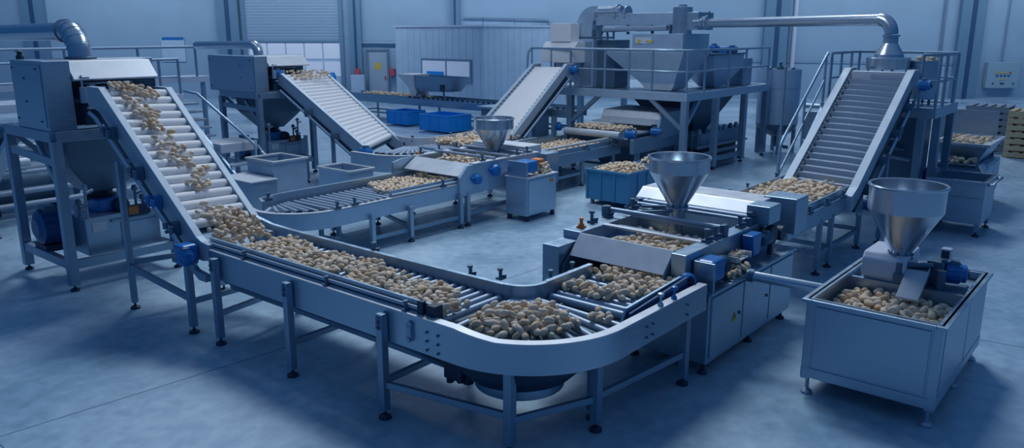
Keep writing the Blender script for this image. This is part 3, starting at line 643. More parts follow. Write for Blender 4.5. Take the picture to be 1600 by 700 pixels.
pile('inlet', 'tan potato on the short rollers beneath the sloped hood of the sorting machine', 'potatoes entering the sorting machine', urect(5.9,6.98,3.46,4.36), lambda x,y: .923 if (x > 6.55-(y-3.46)*1.45 and x > 6.02 and y < 3.98) or (y >= 3.98 and x > 6.05 and not (6.28 < x < 6.55)) or x > 6.66 else 9, 230, 7, zmax=1.0)
pile('loose', 'tan potato on the short rollers beneath the sloped hood of the sorting machine', 'potatoes entering the sorting machine', lambda: (RND.uniform(5.5,5.72), RND.uniform(3.5,3.7)), lambda x,y: .923, 6, 2)
def rbase(x, y):
    if x < 4.55 or x > 5.47: return 9
    e = 5.38 + .06*math.sin(y*5)
    if y < 5.75: return .923 if (x-4.98)**2/.13+(y-5.25)**2/.13 < 1 or (4.9 < x < 5.3 and y > 5.4 and math.sin(y*19+x*9) > -.3) else 9
    if 6.05 < y < 6.5 and x < 4.9+.15*math.sin(y*13): return 9
    return .923 if x < e else 9
pile('run', 'tan potato on the straight run of the roller conveyor between incline and corner', 'potatoes on the straight roller run', urect(4.55,5.46,4.9,8.15), rbase, 620, 7, zmax=.985)
pile('run2', 'tan potato on the straight run of the roller conveyor between incline and corner', 'potatoes on the straight roller run', lambda: (RND.triangular(4.62,5.3,5.0), RND.uniform(8.2,8.62)), lambda x,y: .96+max(0,y-8.2)*.55, 90, 4, zmax=1.4)
pile('run2', 'tan potato on the straight run of the roller conveyor between incline and corner', 'potatoes on the straight roller run', lambda: (RND.uniform(4.75,5.1), RND.uniform(4.66,4.85)), lambda x,y: .923, 9, 2)
def inc_z(x, y):
    u = (x-4.45)/.97; y0 = 10.30+u*.38; y1 = 8.36+u*.42; t = (y-y1)/(y0-y1); za = 1.24+u*-.12; zb = 2.73-u*.07
    return za + (zb-za)*t + .0
for (cx, cy, sx, sy, cnt) in ((4.62,10.31,.07,.02,12),(4.82,10.37,.08,.02,14),(5.0,10.43,.08,.02,12),(4.72,10.14,.05,.03,8),(4.86,10.08,.05,.025,7),(4.77,9.94,.05,.02,7),(4.84,9.79,.07,.04,15),(4.80,9.545,.10,.022,13),(4.84,9.335,.10,.035,18),(4.87,9.03,.07,.03,9),(4.99,9.2,.03,.03,4),(5.08,8.56,.16,.05,34)):
    pile('incline', 'tan potato sliding down the white rollers of the nearer steep conveyor', 'potatoes on the nearer white rollers', ugauss(cx,cy,sx,sy,4.52,5.38,8.42,10.47), inc_z, cnt, 6, r=.034, hmax=.07)
for p in ((4.75,8.72),(4.95,8.73),(5.08,8.67),(5.05,9.12),(4.78,8.41)):
    pile('incline', 'tan potato sliding down the white rollers of the nearer steep conveyor', 'potatoes on the nearer white rollers', (lambda q: (lambda: q))(p), inc_z, 1, 1, r=.034)
pile('tray', 'tan potato in the open tray behind the sloped hood', 'potatoes in the sorter tray', urect(7.06,7.7,3.70,4.62), lambda x,y: 1.095 if y < 4.62-.35*(x-7) else 9, 260, 5, zmax=1.2)
pile('tray2', 'tan potato in the sorter tray beneath the funnel', 'potatoes beneath the sorter funnel', urect(7.85,8.2,3.7,4.7), lambda x,y: 1.02, 70, 4, zmax=1.2)
pile('chute', 'tan potato in the small tilted tray on the sorter worktop', 'potatoes in the small sorter tray', urect(7.75,7.99,3.32,3.43), lambda x,y: 1.045, 22, 6, r=.028, hmax=.05)
pile('spill', 'tan potato on the cabinet worktop by the discharge pipe', 'potatoes on the sorter worktop', urect(7.5,7.9,3.25,3.42), lambda x,y: .905, 50, 6, r=.03, hmax=.075)
# ------------------------------------------------------------------ plain straight conveyor used for the lines further back
def straight(root, axis, a, b, s0, s1, ztop, depth=.25, rollers=0, leg_at=(), guard=.12, bed=True, gm=STEEL, roll_m=SROLL, rr=.035, legw=.07, legz=None, brace=True):
    """axis 'x' or 'y' runs from a to b; the sides stand at s0 < s1; belt just under ztop"""
    P = (lambda u, s, z: (u, s, z)) if axis == 'x' else (lambda u, s, z: (s, u, z))
    def bx(u0, u1, q0, q1, z0, z1):
        g = G(); return g.box(u0,u1,q0,q1,z0,z1) if axis == 'x' else g.box(q0,q1,u0,u1,z0,z1)
    for q in (s0, s1-.05):
        part('side_beam', bx(a, b, q, q+.05, ztop-depth, ztop), gm, root, .004)
        if guard: part('side_guard', bx(a, b, q+.06 if q == s0 else q-.03, q+.08 if q == s0 else q-.01, ztop-.02, ztop+guard), gm, root)
    if bed: part('bed', bx(a, b, s0+.05, s1-.05, ztop-.14, ztop-.11), DARK, root)
    if rollers:
        half = (s1-s0)/2-.07
        me = mesh_of('roller', G().tube(P(0,-half,0), P(0,half,0), rr, 10)); me.materials.append(roll_m)
        row('roller', me, root, [(P(a+(b-a)*(k+.5)/rollers, (s0+s1)/2, ztop-.07), None) for k in range(rollers)])
    for u in leg_at:
        legs(root, [P(u, s0+.02, 0)[:2], P(u, s1-.02, 0)[:2]], legz or ztop-depth+.05, legw)
        if brace: part('cross_brace', G().beam(P(u, s0+.05, .32), P(u, s1-.05, .32), .045, .06), FRAME, root)
    if leg_at and brace and len(leg_at) > 1:
        part('long_stretcher', G().beam(P(min(leg_at), s0+.03, .30), P(max(leg_at), s0+.03, .30), .045, .06).beam(P(min(leg_at), s1-.03, .30), P(max(leg_at), s1-.03, .30), .045, .06), FRAME, root)

# feed conveyor right of the sorter and the steep cleated conveyor
fc = thing('feed_conveyor', 'short flat conveyor thick with potatoes at the foot of the steep cleated conveyor', 'conveyor', (11.4, 4.2, 0))
straight(fc, 'x', 9.9, 13.1, 3.58, 4.85, 1.0, .24, 0, (11.18,11.68,13.05), .10)
part('belt', G().box(9.9,13.0,3.66,4.78,.90,.925), BELT, fc)
for x in (10.6,11.3,12.0): clamp(fc, x, 3.56, 1.0, 1.1)
for x, y in ((10.95,4.88),(11.6,4.88),(12.8,4.9)): clamp(fc, x, y, 1.0, 1.2)
part('blue_skirt', G().box(9.95,10.5,3.56,3.575,.97,1.10), BLUE, fc)
single('steel_post', G().tube((10.7,5.6,0),(10.7,5.6,1.0),.045,14).lathe([(0,.0),(.09,0),(.09,.02),(0,.02)],(10.7,5.6,0),14), STEEL, 'lone short steel post standing behind the flat feed conveyor', 'post')
pile('feed', 'x', 'x', urect(10.9,12.75,3.75,4.72), lambda x,y: .93, 520, 9, r=.040, zmax=1.07)

sc = thing('cleated_conveyor', 'steep dark conveyor with cleats climbing to the railed platform under the long duct', 'conveyor', (14,4.2,0))
LA, LB, RA, RB = V((15.3,4.62,2.76)), V((12.75,4.62,1.08)), V((15.05,3.62,2.76)), V((12.45,3.62,1.10))
for p, q, s in ((LA,LB,1),(RA,RB,-1)):
    d = (q-p).normalized()
    pts = [p + V((.3,0,0)), p, q, q - V((.25,0,.1))]; dn = V((0,0,-.26)); low = [x+dn for x in pts]
    n = 4; o = V((0,s*.13,0))
    g = G(); g.add(pts+low+[x+o for x in pts]+[x+o for x in low], [(i,i+1,n+i+1,n+i) for i in range(3)]+[(2*n+i,2*n+i+1,3*n+i+1,3*n+i) for i in range(3)]+[(i,i+1,2*n+i+1,2*n+i) for i in range(3)]+[(n+i,n+i+1,3*n+i+1,3*n+i) for i in range(3)]+[(0,n,3*n,2*n),(3,7,15,11)])
    part('side_guard', g, SHEET, sc, .006)
    part('chain_channel', G().beam(p+V((0,s*.06,-.34)), q+V((0,s*.06,-.34)), .1, .14), BLACK, sc)
o = V((0,0,-.13))
part('belt', G().add([LA+o,LB+o,RB+o,RA+o,LA+o*1.3,LB+o*1.3,RB+o*1.3,RA+o*1.3],[(0,1,2,3),(7,6,5,4),(0,4,5,1),(1,5,6,2),(2,6,7,3),(3,7,4,0)]), SROLL, sc)
for k in range(19):
    t = (k+.5)/19; a = LA.lerp(LB,t)+V((0,-.01,-.09)); b = RA.lerp(RB,t)+V((0,.01,-.09))
    part('cleat', G().beam(a, b, .03, .085), SROLL, sc)
g = G()
for k in range(34):
    t = (k+.5)/34; a = LA.lerp(LB,t); g.box(a.x-.025,a.x+.025,a.y-.03,a.y,a.z-.10,a.z-.05)
part('chain_guide', g, mat('ivory_plastic',(.60,.58,.50),0,.5), sc)
part('guide_tube', G().pipe([(15.0,3.4,2.35),(12.6,3.4,.82),(12.3,3.42,.7)], .028, 8), STEEL, sc)
for t in (.15,.4,.65,.9):
    x, z = 15.0-2.4*t, 2.35-1.53*t
    part('tube_clamp', G().box(x-.05,x+.05,3.36,3.52,z-.04,z+.10).tube((x,3.36,z+.05),(x,3.36,z+.16),.03,8), DARK, sc)
legs(sc, [(13.6,3.42),(13.9,4.7)], 1.4, .07)
motor(sc, (14.95,3.4,2.52), (0,-1,0), .09, .2, BLUE, 'head_motor'); motor(sc, (12.5,3.4,.86), (0,-1,0), .09, .2, DBLUE, 'tail_motor')
part('head_plate', G().box(15.12,15.25,3.66,4.55,2.42,2.72), BRIGHT, sc, .01)

# railed platform at the head of the steep conveyor
X0, X1, Y0, Y1 = 15.2, 16.95, 3.12, 5.0
pl = thing('railed_platform', 'railed steel platform at the head of the steep cleated conveyor', 'platform', (16.5,4,0))
part('deck_frame', G().box(X0,X1,Y0,Y0+.1,1.94,2.12).box(X0,X0+.1,Y0+.1,Y1,1.94,2.12).box(X0,X1,Y1,Y1+.1,1.94,2.12).box(X1-.1,X1,Y0+.1,Y1,1.94,2.12), STEEL, pl, .006)
part('deck', G().box(X0+.1,X1-.1,Y0+.1,Y1,2.05,2.09), STEEL, pl)
legs(pl, [(X0+.1,3.35),(X0+.6,3.2),(X1-.1,3.2),(X0+.1,4.9),(X1-.1,4.9)], 1.94, .13)
rail_thing(pl, [(X0+.03,3.42,2.12),(X0+.03,3.15,2.12),(15.75,3.15,2.12),(16.55,3.15,2.12)], .90, (.5,), .028)
rail_thing(pl, [(X0+.05,4.97,2.12),(15.8,4.97,2.12),(16.4,4.97,2.12),(16.9,4.97,2.12),(16.9,3.2,2.12)], .90, (.5,), .025)
part('under_box', G().box(15.6,16.8,3.5,4.9,.5,1.93), DARK, pl, .01)
for k in range(4):
    x, z = 15.45, 1.15+.18*k
    part('pipework', G().pipe([(x,3.5+.1*k,z),(x,4.3,z+.1)], .035, 8), DARK if k % 2 else SROLL, pl)
va = thing('steel_vat', 'small round steel vat on the railed platform beside the steep conveyor', 'tank', (16.2,3.62,2.12))
part('shell', G().lathe([(0,2.2),(.25,2.2),(.25,2.86),(.27,2.87),(.27,2.89),(.24,2.89),(.24,2.82),(0,2.82)], (16.2,3.62,0), 28), STEEL, va)
for a in (0,2.1,4.2): part('leg', G().tube((16.2+.2*math.cos(a),3.62+.2*math.sin(a),2.10),(16.2+.2*math.cos(a),3.62+.2*math.sin(a),2.22),.025,8), DARK, va)
pile('vat', 'x', 'x', lambda: (16.2+RND.uniform(-.15,.15), 3.62+RND.uniform(-.15,.15)), lambda x,y: 2.83, 12, 3, r=.045)

st = thing('platform_stairs', 'steel stairs with handrails beside the steep cleated conveyor', 'stairs', (14.2,5.2,0))
y = 5.03
part('stringer', G().beam((13.2,y,.35),(15.2,y,2.02),.05,.16), STEEL, st); part('stringer', G().beam((13.2,4.79,.35),(15.2,4.79,2.02),.03,.12), STEEL, st)
part('handrail', G().pipe([(13.2,y,0.0),(13.2,y,1.47),(13.28,y,1.6),(15.1,y,2.96),(15.2,y,3.02)], .028, 8), STEEL, st)
part('mid_rail', G().pipe([(13.2,y,1.02),(15.15,y,2.56)], .022, 8), STEEL, st)
part('rail_post', G().tube((14.2,y,1.2),(14.2,y,2.27),.022,8), STEEL, st); part('rail_post', G().tube((15.12,y,1.95),(15.12,y,2.95),.025,8), STEEL, st)
for k in range(9): part('tread', G().box(13.15+k*.235,13.38+k*.235,4.77,5.02,.26+k*.205,.29+k*.205), SROLL, st)

tf = thing('exhaust_hood', 'round stepped exhaust hood over the railed platform, joined to the long duct', 'hood', (15.85,4.15,2.75))
part('drum', G().lathe([(0,2.74),(.37,2.74),(.38,2.93),(.36,2.95),(0,2.95)], (15.85,4.15,0), 36), PIPE, tf)
part('cone', G().lathe([(.26,2.95),(.25,3.0),(.13,3.20),(.13,3.32),(.155,3.32),(.155,3.35),(.13,3.35)], (15.85,4.15,0), 32), PIPE, tf)
g = G()
for a in range(4): g.tube((15.85+.33*math.cos(a*PI/2+.5),4.15+.33*math.sin(a*PI/2+.5),2.06),(15.85+.33*math.cos(a*PI/2+.5),4.15+.33*math.sin(a*PI/2+.5),2.76),.02,8)
part('support_leg', g, FRAME, tf)
ld = thing('long_duct', 'long polished overhead duct from the central hopper to the exhaust hood', 'duct', (16.5,6.5,3.35))
dirn = (V((17.75,9.0,3.58)) - V((15.85,4.15,3.58))); dirn.normalize()
el = arc3(V((15.85,4.15,3.36)) + dirn*.26, -dirn, V((0,0,1)), .26, 10)
part('duct_pipe', G().pipe([el[-1], V((17.78,9.08,3.60))], .105, 24), PIPE, ld)
part('duct_elbow', G().pipe(el, .118, 24), PIPE, ld)
q = V((17.6,8.62,3.61)); part('flange', G().tube(q, q+dirn*.06, .17, 24).tube(q+dirn*.12, q+dirn*.18, .15, 24), PIPE, ld)
part('damper_handle', G().tube(q+V((0,0,.1)), q+V((-.03,0,.26)), .02, 8), DARK, ld)
q = V((15.85,4.15,3.58)) + dirn*2.4; part('hanger', G().tube((q.x,q.y,2.4),(q.x,q.y,3.5),.02,8).tube((q.x,q.y,0),(q.x,q.y,2.4),.03,8), FRAME, ld)

# bins and trough hopper at the right edge
tb = thing('wheeled_bin', 'empty low steel bin with a push handle before the potato trough at the hall side', 'bin', (16.1,2.7,0))
w, rg = open_box(15.05,16.05,2.2,3.08,.22,.96,.02,.02,.06,.04)
part('wall_sheet', w, STEEL, tb); part('rim', rg, STEEL, tb, .004)
part('seam', G().box(15.038,15.05,2.24,3.04,.66,.675), FRAME, tb)
part('push_handle', G().pipe([(15.15,2.18,.90),(15.1,2.10,.92),(15.95,2.10,.92),(15.95,2.18,.90)], .03, 8), STEEL, tb)
legs(tb, [(15.11,2.26),(15.11,3.02),(15.99,2.26),(15.99,3.02)], .24, .07)
th = thing('trough_hopper', 'steel trough of potatoes on a tall cabinet stand with a sheet splash back', 'hopper', (18.3,2.8,0))
def rr4(x0,x1,y0,y1,z): return [(x0,y0,z),(x1,y0,z),(x1,y1,z),(x0,y1,z)]
part('trough', G().loft([rr4(17.35,18.6,2.75,3.3,.92), rr4(17.2,18.9,2.55,3.5,1.3)], (True,False)).loft([rr4(17.4,18.55,2.8,3.25,.96), rr4(17.25,18.85,2.6,3.45,1.3)], (True,False)), STEEL, th)
part('trough_rim', open_box(17.18,18.92,2.53,3.52,1.27,1.32,.06,.001,0)[0], BRIGHT, th)
part('splash_back', G().box(18.9,18.94,2.7,3.75,.3,1.82), STEEL, th)
part('stand', G().box(17.5,18.9,2.58,3.45,.2,.9), STEEL, th, .008)
part('stand_door', G().box(17.55,18.2,2.565,2.58,.25,.86).box(18.24,18.86,2.565,2.58,.25,.86), STEEL, th)
part('roller_outlet', G().box(17.0,17.45,2.7,3.35,.86,.90), DARK, th)
g = G()
for k in range(10): g.tube((17.02+k*.045,2.7,.93),(17.02+k*.045,3.35,.93),.016,6)
part('outlet_roller', g, SROLL, th)
part('slide', G().prism([(17.0,2.62,.94),(17.0,2.66,.94),(16.85,2.5,.75),(16.85,2.46,.75)],(.4,0,0)), BRIGHT, th)
legs(th, [(17.56,2.63),(18.8,2.63),(17.56,3.4),(18.8,3.4)], .22, .07)
pile('trough', 'x', 'x', urect(17.4,18.75,2.7,3.4), lambda x,y: 1.16, 230, 6, r=.04, zmax=1.42)
pile('outlet', 'x', 'x', urect(17.02,17.4,2.75,3.3), lambda x,y: .95, 40, 3, r=.035)
dr = thing('pump_drum', 'small blue drum pump on a dark stand under the railed platform', 'pump', (16.9,3.6,0))
part('drum', G().lathe([(0,.5),(.14,.5),(.15,.55),(.15,.85),(.1,.92),(0,.92)], (16.35,3.30,0), 18), BLUE, dr)
part('stand', G().box(16.22,16.48,3.2,3.42,0,.5), BLACK, dr, .01)
for k, (cx, cy, m_, lab) in enumerate(((27.3,4.15,WOODB,'blue-grey pallet'),(26.2,2.9,WOOD,'pale wooden pallet'))):
    for j in range(7):
        r = thing('pallet', '', 'pallet', (cx,cy,j*.186), 'stacked pallets by the back wall')
        pos = ('at the bottom','second from the bottom','third from the bottom','in the middle','third from the top','second from the top','on top')[j]
        r['label'] = '%s %s of the %s stack near the grey-green control box' % (lab, pos, 'darker' if k == 0 else 'paler')
        z = j*.186; a, b = cx-.6, cx+.6; c, d = cy-.55, cy+.55
        g = G()
        for q in range(5): g.box(a,b,c+q*.24,c+q*.24+.14,z+.145,z+.175)
        part('top_board', g, m_, r)
        g = G()
        for q in (0,.48,.98): g.box(a+q,a+q+.12,c,d,z+.02,z+.145)
        part('bearer', g, m_, r)
        part('bottom_board', G().box(a,b,c,c+.12,z,z+.02).box(a,b,d-.12,d,z,z+.02), m_, r)

# ------------------------------------------------------------------ central platform with the big hopper
cp = thing('central_platform', 'tall railed steel platform carrying the big pyramid hopper in mid hall', 'platform', (19,10.5,0))
X0, X1, Y0, Y1 = 16.9, 21.8, 8.73, 13.6
part('deck_frame', G().box(X0,X1,Y0,Y0+.12,1.81,2.0).box(X0,X0+.12,Y0+.12,Y1,1.81,2.0).box(X0,X1,Y1,Y1+.12,1.81,2.0).box(X1-.12,X1,Y0+.12,Y1,1.81,2.0), LIGHT, cp, .006)
part('deck', G().box(X0+.12,X1-.12,Y0+.12,Y1,1.92,1.97), STEEL, cp)
legs(cp, [(X0+.08,Y0+.08),(18.57,Y0+.06),(20.26,Y0+.06),(21.7,Y0+.06),(X0+.08,12.1),(X0+.08,13.4),(21.7,13.4),(19.3,13.4)], 1.81, .15, STEEL)
g = G().beam((X0+.08,9.75,1.85),(X0+.08,8.85,1.15),.09,.10).beam((17.7,Y0+.08,1.85),(X0+.1,Y0+.08,1.2),.09,.10).beam((X0+.08,11.2,1.85),(X0+.08,12.05,1.15),.09,.10)
part('knee_brace', g, STEEL, cp)
part('ground_tie', G().beam((17.0,Y0+.08,.3),(20.26,Y0+.08,.22),.1,.12), FRAME, cp)
rail_thing(cp, [(X0+.05,12.1,2.0),(X0+.05,11.05,2.0),(X0+.05,10.35,2.0),(X0+.05,9.7,2.0),(X0+.05,Y0+.05,2.0),(17.85,Y0+.05,2.0),(19.2,Y0+.05,2.0),(20.2,Y0+.05,2.0),(21.7,Y0+.05,2.0)], .98, (.5,), .03, STEEL)
part('handrail', G().pipe([(17.6,14.1,1.6),(17.2,13.7,2.85),(17.1,13.5,2.98),(17.0,12.15,2.98)], .03, 8), STEEL, cp)
for y in (13.45,12.8): part('rail_post', G().tube((17.05,y,2.0),(17.05,y,2.97),.025,8), STEEL, cp)

ph = thing('pyramid_hopper', 'big steel hopper with sloping sides in the middle of the railed platform', 'hopper', (18.2,10.2,2.0))
R4 = lambda x0,x1,y0,y1,z: [(x0,y0,z),(x1,y0,z),(x1,y1,z),(x0,y1,z)]
part('upper_box', G().box(17.55,18.95,9.25,10.65,2.92,3.36), LIGHT, ph, .012)
part('sloped_body', G().loft([R4(17.75,18.4,9.55,10.45,2.12), R4(17.5,19.0,9.2,11.45,2.90), R4(17.5,19.0,9.2,11.45,2.96)]), LIGHT, ph, .01)
part('outlet_skirt', G().loft([R4(17.72,18.4,9.6,10.3,1.99), R4(17.73,18.42,9.52,10.47,2.14)]), BRIGHT, ph)
part('label_plate', G().box(17.535,17.55,10.1,10.55,3.12,3.27), SCREEN, ph)
part('yellow_mark', G().box(17.53,17.536,10.40,10.5,3.12,3.22).box(17.53,17.536,10.05,10.25,3.15,3.20), YELLOW, ph)
tw = thing('feed_tower', 'square steel tower with a rounded elbow duct beside the pyramid hopper', 'machine', (17.9,12.1,2.0))
part('casing', G().box(17.6,18.3,11.85,12.45,1.98,3.22), LIGHT, tw, .01)
part('side_door', G().box(17.58,17.6,11.9,12.15,2.05,3.15), STEEL, tw)
part('dark_casing', G().box(17.8,18.5,11.30,11.85,1.98,3.20), DARK, tw, .01)
part('pale_casing', G().box(17.65,18.2,12.45,13.1,2.1,3.15), SCREEN, tw, .01)
# elbow as swept square duct
g = G(); rings = []
for i in range(9):
    a = PI/2*i/8
    y = 11.9 + (.52)*math.cos(a)*1.0; z = 3.55 + .50*math.sin(a); yi = 11.9 + .04*math.cos(a); zi = 3.55 + .14*math.sin(a)
    rings.append([(17.65,y,z),(18.15,y,z),(18.15,yi,zi),(17.65,yi,zi)])
g.loft([[(17.65,12.42,3.22),(18.15,12.42,3.22),(18.15,11.94,3.22),(17.65,11.94,3.22)]] + rings)
part('elbow_duct', g, LIGHT, tw)
part('fan_outlet', G().pipe([(17.9,11.9,3.87),(17.9,11.2,3.87)], .18, 20).tube((17.9,11.35,3.87),(17.9,11.28,3.87),.22,20).tube((17.9,11.05,3.85),(17.9,11.0,3.85),.2,20), PIPE, tw)
g = G()
for k in range(9): g.tube((17.7+.05*(k%2),12.9-k*.2,3.22),(17.7,12.9-k*.2,3.34+.06*(k%3)),.03,8)
g.tube((17.65,13.1,3.26),(17.65,11.3,3.26),.025,8)
part('pipework', g, DARK, tw)
cw = thing('screw_conveyor', 'boxed horizontal conveyor with a round drum above the pyramid hopper', 'conveyor', (18,10.4,3.3))
part('trough', G().box(17.75,18.2,9.3,11.9,3.56,3.86), LIGHT, cw, .01)
part('round_drum', G().lathe([(0,3.36),(.24,3.36),(.24,3.62),(.25,3.62),(.25,3.64),(.24,3.64),(.24,3.98),(.1,4.0),(.1,4.04),(0,4.04)], (17.85,9.45,0), 32), PIPE, cw)
part('end_box', G().box(17.7,18.5,8.95,9.25,3.45,3.86), STEEL, cw, .01)
part('lower_pipe', G().tube((17.68,11.6,3.46),(17.68,9.75,3.50),.07,16), PIPE, cw)
g = G()
for y in (11.7,10.9,10.2,9.7): g.box(17.75,17.82,y,y+.05,3.34,3.58)
part('bracket', g, DARK, cw)
sh = thing('small_hopper', 'smaller steel hopper with blue drives behind the pyramid hopper on the platform', 'hopper', (19.9,9.5,2.0))
part('body', G().loft([R4(19.6,20.1,9.35,9.8,1.99), R4(19.1,20.9,9.15,10.1,2.5), R4(19.1,20.9,9.15,10.1,2.82)]), LIGHT, sh, .008)
part('lid', G().box(19.05,20.95,9.1,10.15,2.82,2.86), DARK, sh)
motor(sh, (19.4,9.4,2.98), (1,-.2,0), .1, .25, BLUE, 'lid_motor')
part('lid_drive', G().box(19.9,20.6,9.2,9.6,2.86,3.02).box(20.0,20.3,9.15,9.2,2.9,3.06), BLUE, sh, .02)
cab2 = single('switch_cabinet', G().box(21.0,21.6,9.2,9.8,1.98,2.7), STEEL, 'grey cabinet at the far end of the central platform deck', 'cabinet', bev=.01)
g = G()
um = thing('washing_machine', 'dark machinery with pipes under the central platform', 'machine', (19.4,10,0))
part('lower_hopper', G().loft([R4(19.2,19.9,9.7,10.6,.8), R4(18.4,20.9,9.3,11.2,1.8)]), DARK, um)
part('body', G().box(18.7,21.4,9.2,11.4,.45,.85), FRAME, um, .01)
part('base', G().box(18.6,21.3,9.4,11.3,0,.42), BLACK, um, .01)
for k in range(9):
    x = 18.3+k*.37; part('fitting', G().lathe([(0,0),(.06,0),(.07,.05),(.04,.12),(0,.14)], (x,9.25,.85), 10).tube((x,9.25,.45),(x,9.25,.88),.025,8), SROLL if k % 2 else DARK, um)
part('pipe', G().pipe([(18.2,9.1,.35),(19.5,9.1,.34),(21,9.1,.33)], .05, 10).pipe([(18.2,9.05,.55),(21.2,9.05,.5)], .03, 8), SROLL, um)

# grader in front of the platform
gr = thing('vibrating_grader', 'vibrating grader with a pale hood and roller front feeding the middle conveyor', 'machine', (17,10.6,0))
part('hood', G().prism([(17.0,11.15,1.34),(17.1,11.15,1.50),(18.3,11.15,1.52),(18.3,11.15,1.2),(17.0,11.15,1.2)], (0,-1.65,0)), BRIGHT, gr, .01)
part('hood_cheek', G().prism([(16.9,9.5,1.1),(17.0,9.5,1.36),(17.12,9.5,1.5),(18.3,9.5,1.5),(18.3,9.5,.9),(17.0,9.5,.9)], (0,-.06,0)), STEEL, gr)
part('screen_tray', G().box(16.3,18.3,9.7,11.3,1.02,1.06).box(16.8,18.0,9.6,11.3,1.2,1.23), BRIGHT, gr)
part('front_roller', G().tube((16.0,9.95,1.02),(16.0,11.55,1.02),.085,18), BRIGHT, gr)
part('side_frame', G().box(16.0,18.3,9.58,9.68,.6,.95).box(16.0,18.3,11.5,11.6,.6,.95), STEEL, gr, .006)
motor(gr, (16.15,9.92,1.05), (.2,-1,0), .1, .28, BLUE, 'front_motor'); motor(gr, (16.75,9.58,1.08), (.4,-1,0), .09, .25, BLUE, 'side_motor'); motor(gr, (16.1,11.75,1.08), (0,1,0), .09, .2, BLUE, 'rear_motor')
legs(gr, [(16.3,9.65),(17.3,9.65),(18.2,9.65),(16.3,11.5),(18.2,11.5)], .65, .1)
part('lower_chute', G().loft([R4(17.1,18.0,9.75,11.2,.1), R4(16.9,18.2,9.7,11.45,.6)]), DARK, gr)
pile('grader', 'x', 'x', urect(16.2,16.75,10.0,11.4), lambda x,y: 1.07, 220, 7, r=.036, zmax=1.17)

c2 = thing('roller_conveyor', 'flat potato conveyor between the vibrating grader and the smaller sorter', 'conveyor', (14.4,10.8,0))
straight(c2, 'x', 12.9, 16.2, 10.05, 11.65, .80, .24, 0, (13.3,14.6,15.9), .10)
part('belt', G().box(12.9,16.2,10.12,11.58,.70,.72), DARK, c2)
part('guide_tube', G().tube((13.2,10.25,.93),(16.0,10.25,.93),.03,8).tube((13.2,10.15,.84),(16.0,10.15,.84),.02,8), BRIGHT, c2)
for x in (13.5,14.8,15.8): clamp(c2, x, 10.05, .80, 1.2)
pile('c2', 'x', 'x', urect(13.2,16.0,10.3,11.5), lambda x,y: .725, 520, 8, r=.038, zmax=.82)
single('oil_drum', G().lathe([(0,0),(.22,0),(.22,.15),(.235,.17),(.22,.19),(.22,.36),(.235,.38),(.22,.4),(.22,.55),(0,.55)], (17.4,12.75,0), 20), DBLUE, 'dark blue drum beneath the left end of the central platform', 'drum')

# round tank
tk = thing('round_tank', 'tall round steel tank with a domed bottom on legs beside the central platform', 'tank', (22.6,8.55,0))
tc = (22.5,8.74,0)
part('shell', G().lathe([(0,2.34),(.55,2.34),(.56,2.38),(.585,2.38),(.585,1.9),(.60,1.9),(.60,1.86),(.585,1.86),(.585,.85)], tc, 40), LIGHT, tk)
part('dome', G().lathe([(.585,.85),(.52,.70),(.35,.56),(.12,.47),(0,.46)], tc, 32), DARK, tk)
g = G()
for a in range(5): g.lathe([(0,0),(.05,0),(.05,.06),(0,.08)], (22.5+.35*math.cos(a*1.3),8.74+.35*math.sin(a*1.3),2.36), 10)
g.lathe([(0,0),(.1,0),(.1,.08),(.04,.1),(.04,.2),(.09,.21),(0,.23)], (22.5,8.74,2.36), 12)
part('lid_fitting', g, DARK, tk)
for a in (.5,2.1,3.7,5.3): part('leg', G().tube((22.5+.5*math.cos(a),8.74+.5*math.sin(a),0),(22.5+.5*math.cos(a),8.74+.5*math.sin(a),1.0),.06,10), FRAME, tk)
part('outlet_pipe', G().pipe([(22.5,8.74,.47),(22.5,8.74,.2),(22.3,8.3,.2)], .05, 10), DARK, tk)
lb = thing('long_machine', 'low grey machine with pipes behind the steep conveyor stairs', 'machine', (22,6.3,0))
part('body', G().box(21.4,23.4,5.4,7.6,.15,1.35), FRAME, lb, .02)
part('top_pipe', G().pipe([(21.3,7.5,1.5),(21.3,5.4,1.5)], .06, 10).tube((21.3,6.8,1.35),(21.3,6.8,1.7),.05,8), STEEL, lb)
part('front_pipe', G().pipe([(21.2,7.5,.55),(21.2,5.4,.5)], .07, 10).pipe([(21.2,7.5,.3),(21.2,5.4,.3)], .05, 10), SROLL, lb)
part('coil', G().lathe([(.16,0),(.2,.03),(.16,.06)], (21.3,6.2,.9), 16, (1,0,0)), DARK, lb)
part('foot', G().box(21.4,21.6,5.4,5.6,0,.15).box(21.4,21.6,7.3,7.5,0,.15).box(23.2,23.4,5.4,5.6,0,.15).box(23.2,23.4,7.3,7.5,0,.15), BLACK, lb)
# ------------------------------------------------------------------ middle line: conveyor with a rounded end, smaller sorter, funnel, cabinet
mc = thing('roller_conveyor', 'middle roller conveyor with a rounded end running up to the smaller sorter', 'conveyor', (8.4,10.2,0))
MY0, MY1 = 9.50, 10.90
mpath = [(10.15,MY0),(9,MY0),(8,MY0),(7.3,MY0)]
mpath = mpath + [(7.3 + .85*math.cos(a), 10.35 + .85*math.sin(a)) for a in [1.5*PI - (PI*.62)*i/14 for i in range(1,15)]]
mp = [(x, y) for x, y in mpath]
part('outer_beam', G().ribbon(mp[::-1], .52, .77, .045), LIGHT, mc)
part('beam_flange', G().ribbon(mp[::-1], .765, .785, .08), BRIGHT, mc)
part('guide_rail', G().ribbon([(8.45,MY0+.1),(10.1,MY0+.1)], .78, .88, .025), STEEL, mc)
part('guide_tube', G().tube((8.45,MY0+.05,.82),(10.1,MY0+.05,.82),.02,8), SROLL, mc)
part('back_guard', G().ribbon([(6.75,10.55),(6.85,10.8),(7.2,MY1),(10.15,MY1)], .66, .86, .05), STEEL, mc)
